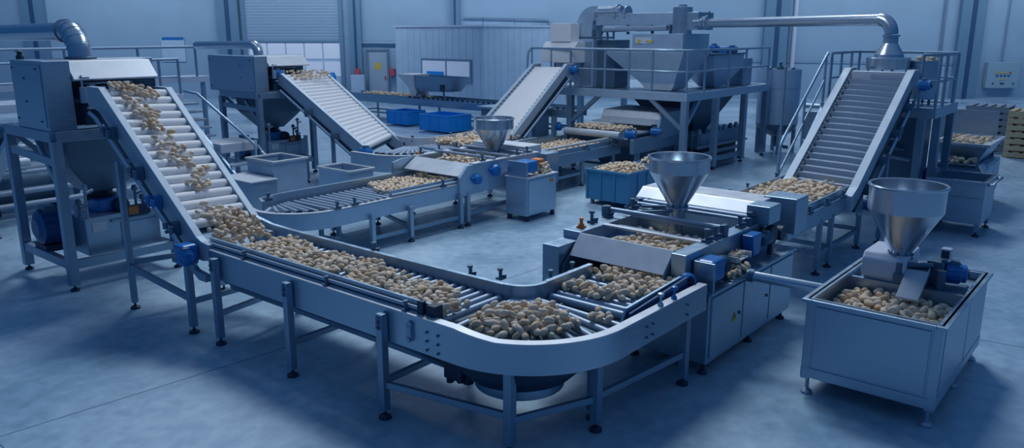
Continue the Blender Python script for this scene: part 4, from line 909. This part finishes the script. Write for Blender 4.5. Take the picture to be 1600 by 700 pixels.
me = mesh_of('roller', G().tube((0,-.6,0),(0,.6,0), .035, 10)); me.materials.append(SROLL)
row('roller', me, mc, [((7.45+k*.13, 10.2, .70), None) for k in range(21)])
for k in range(6):
    p = (7.32-.085*k, 10.80-.03*k, .70); q = (7.22-.12*k, 9.62+.10*k+.012*k*k, .70)
    part('roller', G().tube(p, q, .035, 10), SROLL, mc)
for k in range(14):
    x = 6.62+k*.13; y = 9.56 if x > 7.25 else 9.56+(7.25-x)*.75
    part('end_cap', G().tube((x,y+.05,.75),(x-.01,y-.005,.75),.048,10), BLACK, mc)
part('bed', G().box(7.2,10.1,9.6,10.85,.56,.58), DARK, mc)
legs(mc, [(7.95,9.47),(8.75,9.44),(9.95,9.44)], .60, .075, STEEL); legs(mc, [(8.2,10.8),(9.2,10.8)], .6, .07)
part('stretcher', G().beam((8.0,9.5,.2),(9.95,9.47,.2),.05,.06).beam((8.75,9.47,.25),(9.2,10.8,.25),.05,.06).beam((8.2,10.8,.25),(9.2,10.8,.25),.05,.06), FRAME, mc)
for x, y in ((7.65,9.52),(9.6,9.52),(7.0,10.85),(7.3,9.5)): clamp(mc, x, y, .79, 1.2)
for x, y in ((7.1,9.65),(7.35,9.55)): part('hook', G().tube((x,y,.36),(x,y,.54),.04,8).tube((x,y,.38),(x+.12,y-.04,.33),.03,8), DARK, mc)
pile('mid', 'x', 'x', lambda: (RND.uniform(8.7,10.3), RND.uniform(9.72,10.78)), lambda x,y: .74 if x > 8.7+.5*abs(y-10.2) else 9, 400, 8, r=.034, zmax=.80)

ms = thing('sorting_machine', 'smaller sorting machine with a sloped hood and three blue wheels on its side', 'machine', (11,10.2,0))
part('side_panel', G().prism([(9.95,9.44,.56),(9.95,9.44,.90),(10.15,9.44,1.10),(12.0,9.44,1.10),(12.0,9.44,.60)], (0,.06,0)), LIGHT, ms, .006)
part('far_panel', G().box(10.0,12.4,10.95,11.0,.60,1.10).prism([(9.75,11.0,.60),(9.75,11.0,1.05),(10.0,11.0,1.10),(10.0,11.0,.60)], (0,-.05,0)), STEEL, ms)
part('hood', G().prism([(10.3,9.52,1.11),(10.3,9.52,1.09),(10.0,9.52,.90),(9.98,9.52,.92)], (0,1.4,0)), BRIGHT, ms)
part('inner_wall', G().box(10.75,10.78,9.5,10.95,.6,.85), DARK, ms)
part('tray', G().box(10.3,11.6,9.5,10.95,.92,.94).box(11.2,11.24,9.5,10.95,.94,1.08), STEEL, ms)
part('top_rim', G().box(10.3,12.2,9.42,9.56,1.10,1.12).box(10.3,12.2,10.9,11.04,1.10,1.12), BRIGHT, ms)
for x in (10.9,11.3,11.75,12.0): part('cross_rod', G().tube((x,9.45,1.14),(x,11.0,1.14),.03,10), SROLL, ms)
part('end_cover', G().box(12.0,12.5,9.6,11.0,.6,1.22), BRIGHT, ms, .02)
part('end_box', G().box(12.35,12.75,9.35,9.75,.45,1.06).box(12.75,12.95,9.5,10.2,.5,1.0), STEEL, ms, .01)
for x, z, s in ((10.35,.83,.09),(10.85,.93,.11),(11.45,.88,.10)):
    part('blue_wheel', G().lathe([(0,0),(s,0),(s*1.05,.04),(s*.9,.1),(s*.5,.12),(0,.12)], (x,9.44,z), 20, (0,-1,0)).tube((x-s*1.4,9.42,z+.02),(x,9.42,z+.02),.035,8), BLUE, ms)
legs(ms, [(10.15,9.46),(11.4,9.46),(10.2,10.95),(11.4,10.95),(12.4,10.9),(12.45,9.6)], .62, .08, STEEL)
part('stretcher', G().beam((10.15,9.47,.22),(11.4,9.47,.28),.05,.07).beam((10.2,10.95,.3),(12.4,10.95,.3),.05,.07).beam((10.3,10.2,.42),(11.6,10.2,.42),.07,.07), FRAME, ms)
for x, y in ((10.6,9.5),(11.6,9.5),(11.9,9.5),(10.5,11.0),(11.0,11.0),(11.5,11.0)): clamp(ms, x, y, 1.12, 1.2)
part('beacon', G().lathe([(0,0),(.03,0),(.03,.05),(0,.07)], (10.4,11.0,1.12), 12), ORANGE, ms)
pile('mtray', 'x', 'x', urect(10.7,11.15,9.7,10.8), lambda x,y: .96, 110, 4, r=.036, zmax=1.12)
pile('mtray2', 'x', 'x', urect(11.3,11.55,9.7,10.8), lambda x,y: .96, 50, 4, r=.036, zmax=1.12)
mf = thing('funnel_hopper', 'round steel funnel over the smaller sorting machine in mid hall', 'hopper', (11.65,10.13,1.0))
funnel(mf, (11.65,10.13), 1.77, 1.58, 1.12, .98, .39, .09)
mk = thing('control_cabinet', 'waist-high steel cabinet with a blue motor beside the smaller sorting machine', 'cabinet', (11.5,8.9,0))
part('body', G().box(11.05,11.95,8.82,9.32,.10,.80), LIGHT, mk, .01)
part('door', G().box(11.09,11.91,8.80,8.82,.15,.76), LIGHT, mk, .005)
part('orange_label', G().box(11.72,11.82,8.79,8.80,.66,.72), ORANGE, mk)
part('worktop', G().box(11.03,11.97,8.79,9.34,.80,.82), BRIGHT, mk)
part('motor_plate', G().box(11.06,11.10,8.84,9.28,.82,1.10), STEEL, mk)
part('blue_motor', G().box(11.1,11.45,8.86,9.2,.88,1.10), BLUE, mk, .04)
part('orange_cap', G().box(11.5,11.68,8.9,9.1,1.02,1.10), ORANGE, mk, .02)
for x, y in ((11.1,8.87),(11.9,8.87),(11.1,9.27),(11.9,9.27)): part('caster', G().lathe([(0,.1),(.04,.1),(.05,.0),(0,0)], (x,y,0), 10), BLACK, mk)
pile('mcab', 'x', 'x', urect(11.55,11.9,8.88,9.15), lambda x,y: .82, 30, 3, r=.036)

# potato crates
def crate(x0, x1, y0, y1, z0, z1, m, label, filled, cast=True, grp=None):
    r = thing('plastic_bin', label, 'bin', ((x0+x1)/2,(y0+y1)/2,0), grp)
    w, rg = open_box(x0,x1,y0,y1,z0,z1,.025,.02,.06,.05,z1-.22 if filled else None)
    part('shell', w, m, r, .004); part('rim', rg, m, r, .006)
    g = G(); n = 3
    for k in range(1, n):
        yy = y0+(y1-y0)*k/n; xx = x0+(x1-x0)*k/n
        g.box(x0-.02,x0,yy-.02,yy+.02,z0,z1-.05).box(xx-.02,xx+.02,y0-.02,y0,z0,z1-.05)
    for xx, yy in ((x0,y0),(x1,y0),(x0,y1),(x1,y1)): g.box(xx-.02,xx+.02,yy-.02,yy+.02,z0,z1-.02)
    part('rib', g, m, r)
    if cast:
        for xx, yy in ((x0+.08,y0+.08),(x1-.08,y0+.08),(x0+.08,y1-.08),(x1-.08,y1-.08)):
            part('caster', G().tube((xx,yy,.06),(xx,yy,z0),.03,8).tube((xx,yy-.02,.05),(xx,yy+.02,.05),.05,12), SROLL, r)
    return r
crate(13.15,14.2,7.95,8.92,.10,.72,BIN,'teal blue plastic bin of potatoes on casters beside the middle conveyor',True)
crate(14.75,15.7,8.0,8.8,.10,.66,BIN,'teal blue plastic bin partly hidden behind the nearer potato bin and funnel',True)
pile('b1', 'x', 'x', urect(13.2,14.15,8.0,8.86), lambda x,y: .54+.13*max(0,1-((x-13.7)/.5)**2-((y-8.4)/.45)**2), 330, 7, r=.036, zmax=.79)
pile('b2', 'x', 'x', urect(14.8,15.65,8.05,8.75), lambda x,y: .50+.2*max(0,1-((x-15.2)/.5)**2-((y-8.4)/.45)**2), 260, 7, r=.036, zmax=.79)
crate(19.4,20.5,18.9,20.3,.05,.62,CRATE,'bright blue plastic bin on the floor before the far conveyor',False,False)
crate(20.0,20.9,21.6,22.7,.05,.55,CRATE,'bright blue plastic bin standing under the far conveyor',False,False)

# steel bins between the lines
def steel_bin(x0, x1, y0, y1, z1, label):
    r = thing('steel_bin', label, 'bin', ((x0+x1)/2,(y0+y1)/2,0))
    w, rg = open_box(x0,x1,y0,y1,.06,z1,.02,.02,.07,.04)
    part('wall_sheet', w, LIGHT, r); part('rim', rg, BRIGHT, r, .005)
    for xx, yy in ((x0+.06,y0+.06),(x1-.06,y0+.06),(x0+.06,y1-.06),(x1-.06,y1-.06)): part('foot', G().box(xx-.04,xx+.04,yy-.04,yy+.04,0,.06), BLACK, r)
    return r
steel_bin(8.22,8.95,12.5,13.35,1.10,'taller open steel bin behind the middle conveyor near the stairs')
steel_bin(9.55,10.15,12.0,12.95,.80,'lower open steel bin next to the foot of the second white-roller conveyor')
r = thing('floor_cabinet', 'low closed grey steel box in front of the taller open bin', 'cabinet', (7.6,12.4,0))
part('body', G().box(7.62,8.15,12.3,13.3,.05,.80), STEEL, r, .01); part('top_lid', G().box(7.60,8.17,12.28,13.32,.80,.82), BRIGHT, r)
part('foot', G().box(7.65,7.75,12.35,12.45,0,.05).box(8.0,8.1,12.35,12.45,0,.05).box(7.65,7.75,13.1,13.2,0,.05).box(8.0,8.1,13.1,13.2,0,.05), BLACK, r)

# second feed housing and second white roller incline, curved line, third incline
fm2 = feed_machine((10.42,16.25), 1.0, 'steel feed housing behind the stairs at the head of the second white-roller conveyor', None, 2.05)
fm2.scale = (1,1,.94)
r = thing('exhaust_duct', 'slimmer exhaust duct bending down onto the feed housing behind the stairs', 'duct', (11.2,17.0,3.04))
el = arc3((11.05,17.3,2.88), (0,-1,0), (0,0,1), .22, 8)
part('duct_pipe', G().pipe([(11.05,19.9,3.06),(11.05,17.3,3.10)], .10, 20), PIPE, r)
part('duct_elbow', G().pipe([(11.05,17.08,2.86)]+el, .115, 20), PIPE, r)
i2 = thing('inclined_conveyor', 'second white-roller conveyor, descending behind the open steel bins', 'conveyor', (11.5,15,0))
incline(i2, (11.05,16.1,2.46), (11.05,13.2,.99), (12.45,16.4,2.42), (12.45,13.95,1.06), 22, .07, .28, .09, ROLL, .4, 'roller', .06)
part('guide_tube', G().pipe([(10.85,16.0,2.08),(10.85,13.35,.72),(10.85,13.05,.6)], .03, 8), STEEL, i2)
for y, z in ((15.0,1.57),(14.1,1.10)): part('tube_clamp', G().box(10.8,10.96,y-.05,y+.05,z-.03,z+.13).tube((10.8,y,z+.05),(10.8,y,z+.16),.035,8), DARK, i2)
motor(i2, (10.88,12.95,.90), (0,.0,0) if False else (0,1,0), .12, .25, BLUE, 'drive_motor')
legs(i2, [(10.9,15.2),(10.9,14.2),(12.45,15.3)], 1.1, .07)
pile('inc2', 'x', 'x', urect(11.2,12.3,15.92,16.25), lambda x,y: 2.42-(16.15-y)*.5, 40, 6, r=.034, hmax=.06)
k2 = thing('roller_conveyor', 'rounded roller conveyor joining the second and third inclined conveyors', 'conveyor', (12,12.5,0))
kp = [(15.0,11.65),(13,11.65),(11.7,11.65)] + [(11.7+1.05*math.cos(a), 12.70+1.05*math.sin(a)) for a in [1.5*PI - PI*.5*i/12 for i in range(1,13)]] + [(10.65,13.3)]
part('outer_beam', G().ribbon(kp[::-1], .58, .92, .05), LIGHT, k2)
part('beam_flange', G().ribbon(kp[::-1], .915, .935, .09), BRIGHT, k2)
part('inner_guard', G().ribbon([(12.5,13.95),(12.45,13.6)] + arc2((12.85,13.45), .4, PI, 1.5*PI, 8) + [(13.2,13.05),(14.6,13.05)], .84, 1.04, .05), BRIGHT, k2)
for k in range(9):
    a = 1.5*PI - PI*.5*(k+.5)/9; c, s = math.cos(a), math.sin(a)
    part('roller', G().tube((12.3+.2*c,13.2+.2*s,.86),(11.75+.95*c,12.75+.95*s,.86),.04,10), SROLL, k2)
    part('end_cap', G().tube((11.75+.86*c,12.75+.86*s,.90),(11.75+.94*c,12.75+.94*s,.90),.06,10), BLACK, k2)
me = mesh_of('roller', G().tube((0,-.62,0),(0,.62,0), .04, 10)); me.materials.append(SROLL)
row('roller', me, k2, [((12.4+k*.15, 12.4, .86), None) for k in range(15)])
g = G()
for k in range(20): g.tube((11.7+k*.15,11.72,.93),(11.7+k*.15,11.78,.93),.05,8)
part('end_cap', g, BLACK, k2)
legs(k2, [(11.9,11.7),(13.4,11.7),(12.5,13.0),(14.4,13.0),(10.75,12.9)], .6, .08)
part('stretcher', G().beam((11.9,11.72,.25),(13.4,11.72,.25),.05,.06).beam((11.9,11.72,.3),(12.5,13.0,.3),.05,.06), FRAME, k2)
for x, y in ((12.5,13.35),(13.5,13.1),(14.0,11.65)): clamp(k2, x, y, .95, 1.3)
pile('k2', 'x', 'x', urect(12.8,14.6,11.85,12.95), lambda x,y: .905, 330, 6, r=.04, zmax=1.05)

i3 = thing('inclined_conveyor', 'third conveyor, a smooth white belt climbing to the central platform', 'conveyor', (15.5,12.6,0))
a0, a1, b0, b1 = V((16.5,11.98,2.62)), V((14.3,11.98,.98)), V((16.9,13.25,2.58)), V((14.5,13.25,.98))
for p, q, s in ((a0,a1,-1),(b0,b1,1)):
    o = V((0,s*.1,0)); dn = V((0,0,-.26)); pts = [p+V((.3,0,0)),p,q,q-V((.25,0,.06))]; low = [x+dn for x in pts]
    g = G(); n = 4; g.add(pts+low+[x+o for x in pts]+[x+o for x in low], [(i,i+1,n+i+1,n+i) for i in range(3)]+[(2*n+i,2*n+i+1,3*n+i+1,3*n+i) for i in range(3)]+[(i,i+1,2*n+i+1,2*n+i) for i in range(3)]+[(n+i,n+i+1,3*n+i+1,3*n+i) for i in range(3)]+[(0,n,3*n,2*n),(3,7,15,11)])
    part('side_guard', g, SHEET, i3, .006)
    part('chain_channel', G().beam(p+V((0,s*.05,-.34)), q+V((0,s*.05,-.34)), .1, .14), BLACK, i3)
    g = G()
    for k in range(22):
        t = (k+.5)/22; x = p.lerp(q,t) - V((0,s*.02,.02)); g.box(x.x-.03,x.x+.03,x.y-.02,x.y+.02,x.z-.06,x.z-.01)
    part('edge_roller', g, FRAME, i3)
o = V((0,0,-.08)); part('belt', G().add([a0+o,a1+o,b1+o,b0+o,a0+o*1.4,a1+o*1.4,b1+o*1.4,b0+o*1.4],[(0,1,2,3),(7,6,5,4),(0,4,5,1),(1,5,6,2),(2,6,7,3),(3,7,4,0)]), BELT, i3)
part('guide_tube', G().tube((16.7,11.8,2.4),(14.4,11.8,.75),.03,8), STEEL, i3)
motor(i3, (16.6,11.85,2.48), (0,-1,0), .1, .2, BLUE, 'head_motor')
legs(i3, [(15.9,11.85),(15.9,13.3),(14.9,13.3)], 1.35, .08)
r = thing('feed_chute', 'white enclosed chute at the head of the third conveyor', 'chute', (17.3,12.9,2.3))
part('chute_body', G().prism([(17.05,12.1,2.62),(17.05,12.1,2.95),(17.25,12.1,3.15),(17.6,12.1,3.15),(17.6,12.1,2.62)], (0,1.05,0)), BELT, r, .01)
part('chute_neck', G().box(17.2,17.6,12.3,12.95,3.15,3.62), BELT, r, .01)
part('chute_leg', G().tube((17.55,12.2,2.0),(17.55,12.2,2.65),.03,8).tube((17.55,13.05,2.0),(17.55,13.05,2.65),.03,8), FRAME, r)

# far conveyor with a boat-shaped hopper
fc2 = thing('far_conveyor', 'long far conveyor crossing before the white panel room', 'conveyor', (21,20,0))
straight(fc2, 'y', 15.0, 26.5, 20.9, 22.0, .95, .26, 0, (15.5,18.5,21.9,25.5), .06)
part('belt', G().box(20.97,21.93,15,26.5,.86,.88), DARK, fc2)
g = G()
for k in range(30): g.tube((20.95,15.2+k*.25,.97),(20.95,15.2+k*.25,1.02),.05,6)
part('end_cap', g, BLACK, fc2)
pile('far', 'x', 'x', urect(21.05,21.85,22.2,25.5), lambda x,y: .89, 260, 4, r=.05, zmax=1.02)
bh = thing('boat_hopper', 'boat-shaped steel hopper standing over the far conveyor', 'hopper', (21.5,21.6,.98))
part('shell', G().loft([[(21.15,20.5,1.25),(21.75,20.5,1.25),(21.75,22.2,1.2),(21.15,22.2,1.2)],[(21.05,20.05,1.78),(21.85,20.05,1.78),(21.85,22.5,1.80),(21.05,22.5,1.80)]], (True,False)), FRAME, bh)
part('white_end', G().loft([[(21.1,22.25,1.0),(21.8,22.25,1.0),(21.8,22.5,1.0),(21.1,22.5,1.0)],[(21.1,22.35,1.35),(21.8,22.35,1.35),(21.8,22.7,1.35),(21.1,22.7,1.35)],[(21.0,22.3,1.83),(21.9,22.3,1.83),(21.9,23.2,1.83),(21.0,23.2,1.83)]]), BELT, bh)
part('leg', G().beam((20.95,20.6,.97),(21.0,20.7,1.3),.06,.06).beam((20.95,22.1,.97),(21.0,22.0,1.3),.06,.06), DARK, bh)
part('fitting', G().lathe([(0,0),(.1,0),(.1,.25),(0,.25)], (20.75,20.5,1.3), 12), BLACK, bh)
fm = thing('far_machine', 'dark grey machine block at the near end of the far conveyor behind the third conveyor', 'machine', (20.6,16.6,0))
part('body', G().box(19.6,20.7,15.6,17.6,.1,.95), DARK, fm, .02)
part('top', G().box(19.5,20.8,15.5,17.7,.95,1.02), FRAME, fm)
part('foot', G().box(19.7,19.9,15.7,15.9,0,.1).box(20.4,20.6,17.3,17.5,0,.1).box(19.7,19.9,17.3,17.5,0,.1), BLACK, fm)
part('drive', G().box(19.4,19.6,15.8,16.4,.4,.8), BLUE, fm, .02)

# walkway, stairs and pipes at the left
wk = thing('walkway', 'raised railed walkway behind the feed housings at the hall side', 'platform', (7.6,17.9,0))
part('deck', G().box(5.0,9.3,17.5,18.6,1.86,2.02), SCREEN, wk, .01)
rail_thing(wk, [(5.2,17.55,2.02),(6.4,17.55,2.02),(7.6,17.55,2.02),(8.5,17.55,2.02),(8.8,17.55,2.02),(9.25,17.55,2.02)], .78, (.5,), .03, FRAME)
legs(wk, [(5.2,17.6),(7.2,17.6),(9.2,17.6),(5.2,18.5),(9.2,18.5)], 1.86, .1)
w2 = thing('railing', 'upper handrail seen above the nearer feed housing', 'railing', (8.5,21,0))
rail_thing(w2, [(6.3,21.0,2.2),(8.2,21.0,2.2),(10.0,21.0,2.2),(11.6,21.0,2.2)], .80, (), .035, FRAME)
part('walkway_deck', G().box(6.0,12.0,20.9,21.9,2.05,2.2), SCREEN, w2); legs(w2, [(6.2,21.1),(9,21.1),(11.8,21.1)], 2.05, .1)
s2 = thing('walkway_stairs', 'short steel stairs with a sloping handrail between the two feed housings', 'stairs', (9.2,16.6,0))
part('handrail', G().pipe([(9.2,17.3,2.1),(9.3,16.9,2.05),(9.6,15.4,1.1),(9.65,15.3,1.0),(9.65,15.3,0)], .03, 8), STEEL, s2)
part('handrail', G().pipe([(9.72,15.2,.85),(9.95,14.4,.35),(9.95,14.4,0)], .03, 8), STEEL, s2)
part('landing', G().box(9.0,9.9,15.6,16.5,.85,1.05), BRIGHT, s2, .01)
for k in range(5): part('tread', G().box(8.7,9.5,16.6+k*.16,16.85+k*.16,1.1+k*.17,1.14+k*.17), SROLL, s2)
for k in range(3): part('tread', G().box(9.0,9.9,14.7+k*.25,15.0+k*.25,.2+k*.2,.24+k*.2), SROLL, s2)
part('stringer', G().beam((8.98,14.6,.1),(8.98,17.45,1.95),.05,.14).beam((9.93,14.6,.1),(9.93,15.7,.9),.05,.14), FRAME, s2)
legs(s2, [(9.05,15.7),(9.85,15.7),(9.05,16.4),(9.85,16.4)], .85, .08)
single('grey_tank', G().box(8.5,9.1,18.9,19.9,0,1.6), FRAME, 'grey steel casing standing beyond the walkway stairs', 'machine', bev=.02)
lc = thing('side_conveyor', 'dark narrow inclined conveyor partly behind the feed housing at the hall side', 'conveyor', (4.6,14.6,0))
part('side_frame', G().beam((4.35,14.9,.85),(5.0,15.2,1.75),.08,.22).beam((3.9,15.9,.85),(4.6,16.2,1.75),.08,.22), STEEL, lc)
part('belt', G().beam((4.15,15.4,.92),(4.85,15.7,1.82),1.0,.06), BLACK, lc)
part('head_drum', G().tube((4.95,15.1,1.72),(4.65,16.1,1.72),.16,16), DARK, lc)
legs(lc, [(4.4,14.95),(4.1,15.9)], .9, .07)
pr = thing('pipe_rack', 'rack of horizontal steel pipes on low posts behind the nearer feed housing', 'pipe', (5.2,16.2,0))
for z, y, r_ in ((.25,16.34,.05),(.50,16.34,.06),(.86,16.34,.045),(1.10,16.52,.07),(1.3,16.52,.05)):
    part('pipe', G().tube((2.8,y,z),(8.2,y,z), r_, 12), SROLL, pr)
part('white_pipe', G().tube((4.9,16.3,1.05),(5.5,16.3,1.05),.08,14), BRIGHT, pr)
for x in (3.2,4.7,6.2,7.7): part('post', G().box(x-.04,x+.04,16.4,16.47,0,1.4), FRAME, pr)
tk2 = thing('lying_tank', 'dark round tank lying low behind the pipe rack', 'tank', (5.2,17.0,0))
part('shell', G().lathe([(0,-.02),(.3,0),(.42,.06),(.42,1.9),(.3,1.97),(0,2.0)], (4.6,17.05,.55), 24, (1,0,0)), DARK, tk2)
part('saddle', G().box(4.9,5.05,16.75,17.35,0,.3).box(6.1,6.25,16.75,17.35,0,.3), BLACK, tk2)
# ------------------------------------------------------------------ potatoes: 300 nearest as things, the rest as one mass
CAMP = V((0,0,3.4))
import bmesh
def potato_mesh(i, sub):
    R = random.Random(100+i); bm = bmesh.new(); bmesh.ops.create_icosphere(bm, subdivisions=sub, radius=1)
    ax = (R.uniform(1.25,1.7), R.uniform(.84,.98), R.uniform(.78,.92)); off = V((R.random()*9, R.random()*9, R.random()*9)); bend = R.uniform(-.18,.18)
    for v in bm.verts:
        c = v.co.copy(); k = 1 + .16*noise.noise(c*1.1+off) + .05*noise.noise(c*3+off)
        v.co = V((c.x*ax[0]*k, c.y*ax[1]*k + bend*c.x*c.x, c.z*ax[2]*k))
    for f in bm.faces: f.smooth = True
    me = bpy.data.meshes.new('potato'); bm.to_mesh(me); bm.free(); me.materials.append(POTATO); return me
VAR = [potato_mesh(i, 3) for i in range(8)]
LOW = [potato_mesh(i, 2) for i in range(6)]
LV = [([v.co.copy() for v in m.vertices], [tuple(p.vertices) for p in m.polygons]) for m in LOW]
allp = []
for label, group, pts, r in HEAPS:
    for p in pts: allp.append(((V(p)-CAMP).length / r, p, r, label, group))
def buried(p, r, pts):
    ray = (CAMP - V(p)).normalized()
    for q in pts:
        w = V(q) - V(p); k = w.dot(ray)
        if .7*r < k < 6*r and (w - ray*k).length < .75*r: return True
    return False
near = []
for label, group, pts, r in HEAPS:
    if label == 'x': continue
    for p in pts:
        if not buried(p, r, pts): near.append(((V(p)-CAMP).length / r, p, r, label, group))
near.sort(key=lambda a: a[0])
ORDER = {}
ind = near[:300]; chosen = set(a[1] for a in ind); rest = [a for a in allp if a[1] not in chosen]
R = random.Random(5)
def rot():
    return Matrix.Rotation(R.uniform(0,2*PI),3,'Z') @ Matrix.Rotation(R.gauss(0,.35),3,'Y') @ Matrix.Rotation(R.uniform(0,2*PI),3,'X')
for k, (d, p, r, label, group) in enumerate(ind):
    o = bpy.data.objects.new('potato', VAR[k % 8]); C.objects.link(o)
    o.location = p; o.rotation_euler = rot().to_euler(); s = r*R.uniform(.84,1.06); o.scale = (s,s,s)
    o['label'] = label; o['category'] = 'potato'; o['group'] = group
vs, fs = [], []
for k, (d, p, r, label, group) in enumerate(rest):
    M = rot(); s = r*R.uniform(.88,1.12); a, f = LV[k % 6]; b = len(vs); P = V(p)
    vs += [tuple(M @ (c*s) + P) for c in a]; fs += [tuple(b+i for i in t) for t in f]
me = bpy.data.meshes.new('loose_potatoes'); me.from_pydata(vs, [], fs); me.polygons.foreach_set('use_smooth', [True]*len(fs)); me.materials.append(POTATO)
o = bpy.data.objects.new('loose_potatoes', me); C.objects.link(o)
o['kind'] = 'stuff'; o['label'] = 'all the smaller-looking tan potatoes lying on the belts, trays and bins beyond the nearest ones'; o['category'] = 'potatoes'
print('POTATOES', len(ind), len(rest))

# ------------------------------------------------------------------ light, world, camera
sc_ = bpy.context.scene
w = bpy.data.worlds.new('hall_light'); sc_.world = w; w.use_nodes = True
n = w.node_tree.nodes; l = w.node_tree.links; bg = n['Background']
t = n.new('ShaderNodeTexCoord'); sx = n.new('ShaderNodeSeparateXYZ'); rp = n.new('ShaderNodeValToRGB')
l.new(t.outputs['Generated'], sx.inputs[0]); l.new(sx.outputs['Z'], rp.inputs['Fac']); l.new(rp.outputs['Color'], bg.inputs['Color'])
e = rp.color_ramp.elements
e[0].position = 0; e[0].color = (.014,.085,.235,1); e[1].position = .85; e[1].color = (.11,.22,.42,1)
x = e.new(.35); x.color = (.02,.105,.28,1)
bg.inputs['Strength'].default_value = .74
def sun(rot_dir, s, col, ang):
    d = bpy.data.lights.new('skylight_sun', 'SUN'); d.energy = s; d.color = col; d.angle = math.radians(ang)
    o = bpy.data.objects.new('skylight_sun', d); C.objects.link(o); o.rotation_euler = V(rot_dir).to_track_quat('-Z','Y').to_euler(); o.location = (10,10,12)
sun((-.58,-.46,-1), 1.08, (.90,.96,1.0), 14)
def lamp(loc, sx_, sy_, watts, aim):
    d = bpy.data.lights.new('ceiling_and_added_lamp', 'AREA'); d.shape = 'RECTANGLE'; d.size = sx_; d.size_y = sy_; d.energy = watts; d.color = (.88,.95,1.0)
    o = bpy.data.objects.new('ceiling_and_added_lamp', d); C.objects.link(o); o.location = loc; o.rotation_euler = V(aim).to_track_quat('-Z','Y').to_euler()
for i in range(3):
    for j in range(2): lamp((9+i*9, 9+j*9, 8.5), 1.0, 7, 40, (0,0,-1))
lamp((11.5, 9.5, 9.5), 3.5, 3.5, 345, (-.08,-.08,-1))  # key lamp added over mid hall so brightness falls off outward
for u, wt in ((-20,310),(-8,320),(4,300),(16,270),(26,260)):
    lamp(wp(u, 6, 8.8), 9, .8, wt, (FW.x*.8, FW.y*.8, -.6))  # tilted wash lamps, added to brighten the back wall
cam = bpy.data.cameras.new('camera'); co = bpy.data.objects.new('camera', cam); C.objects.link(co); sc_.camera = co
cam.sensor_fit = 'HORIZONTAL'; cam.sensor_width = 36; cam.lens = 36*1235/1600; cam.clip_end = 200
co.location = (0,0,3.4)
fwd = V((.7695*math.cos(PITCH), .6385*math.cos(PITCH), -math.sin(PITCH))) if False else None
p_ = math.atan(300/1235); co.rotation_euler = (PI/2 - p_, 0, math.atan2(-.7695, .6385))
vs_ = sc_.view_settings; vs_.view_transform = 'Standard'; vs_.look = 'None'; vs_.exposure = 0; vs_.gamma = 1; vs_.use_curve_mapping = False
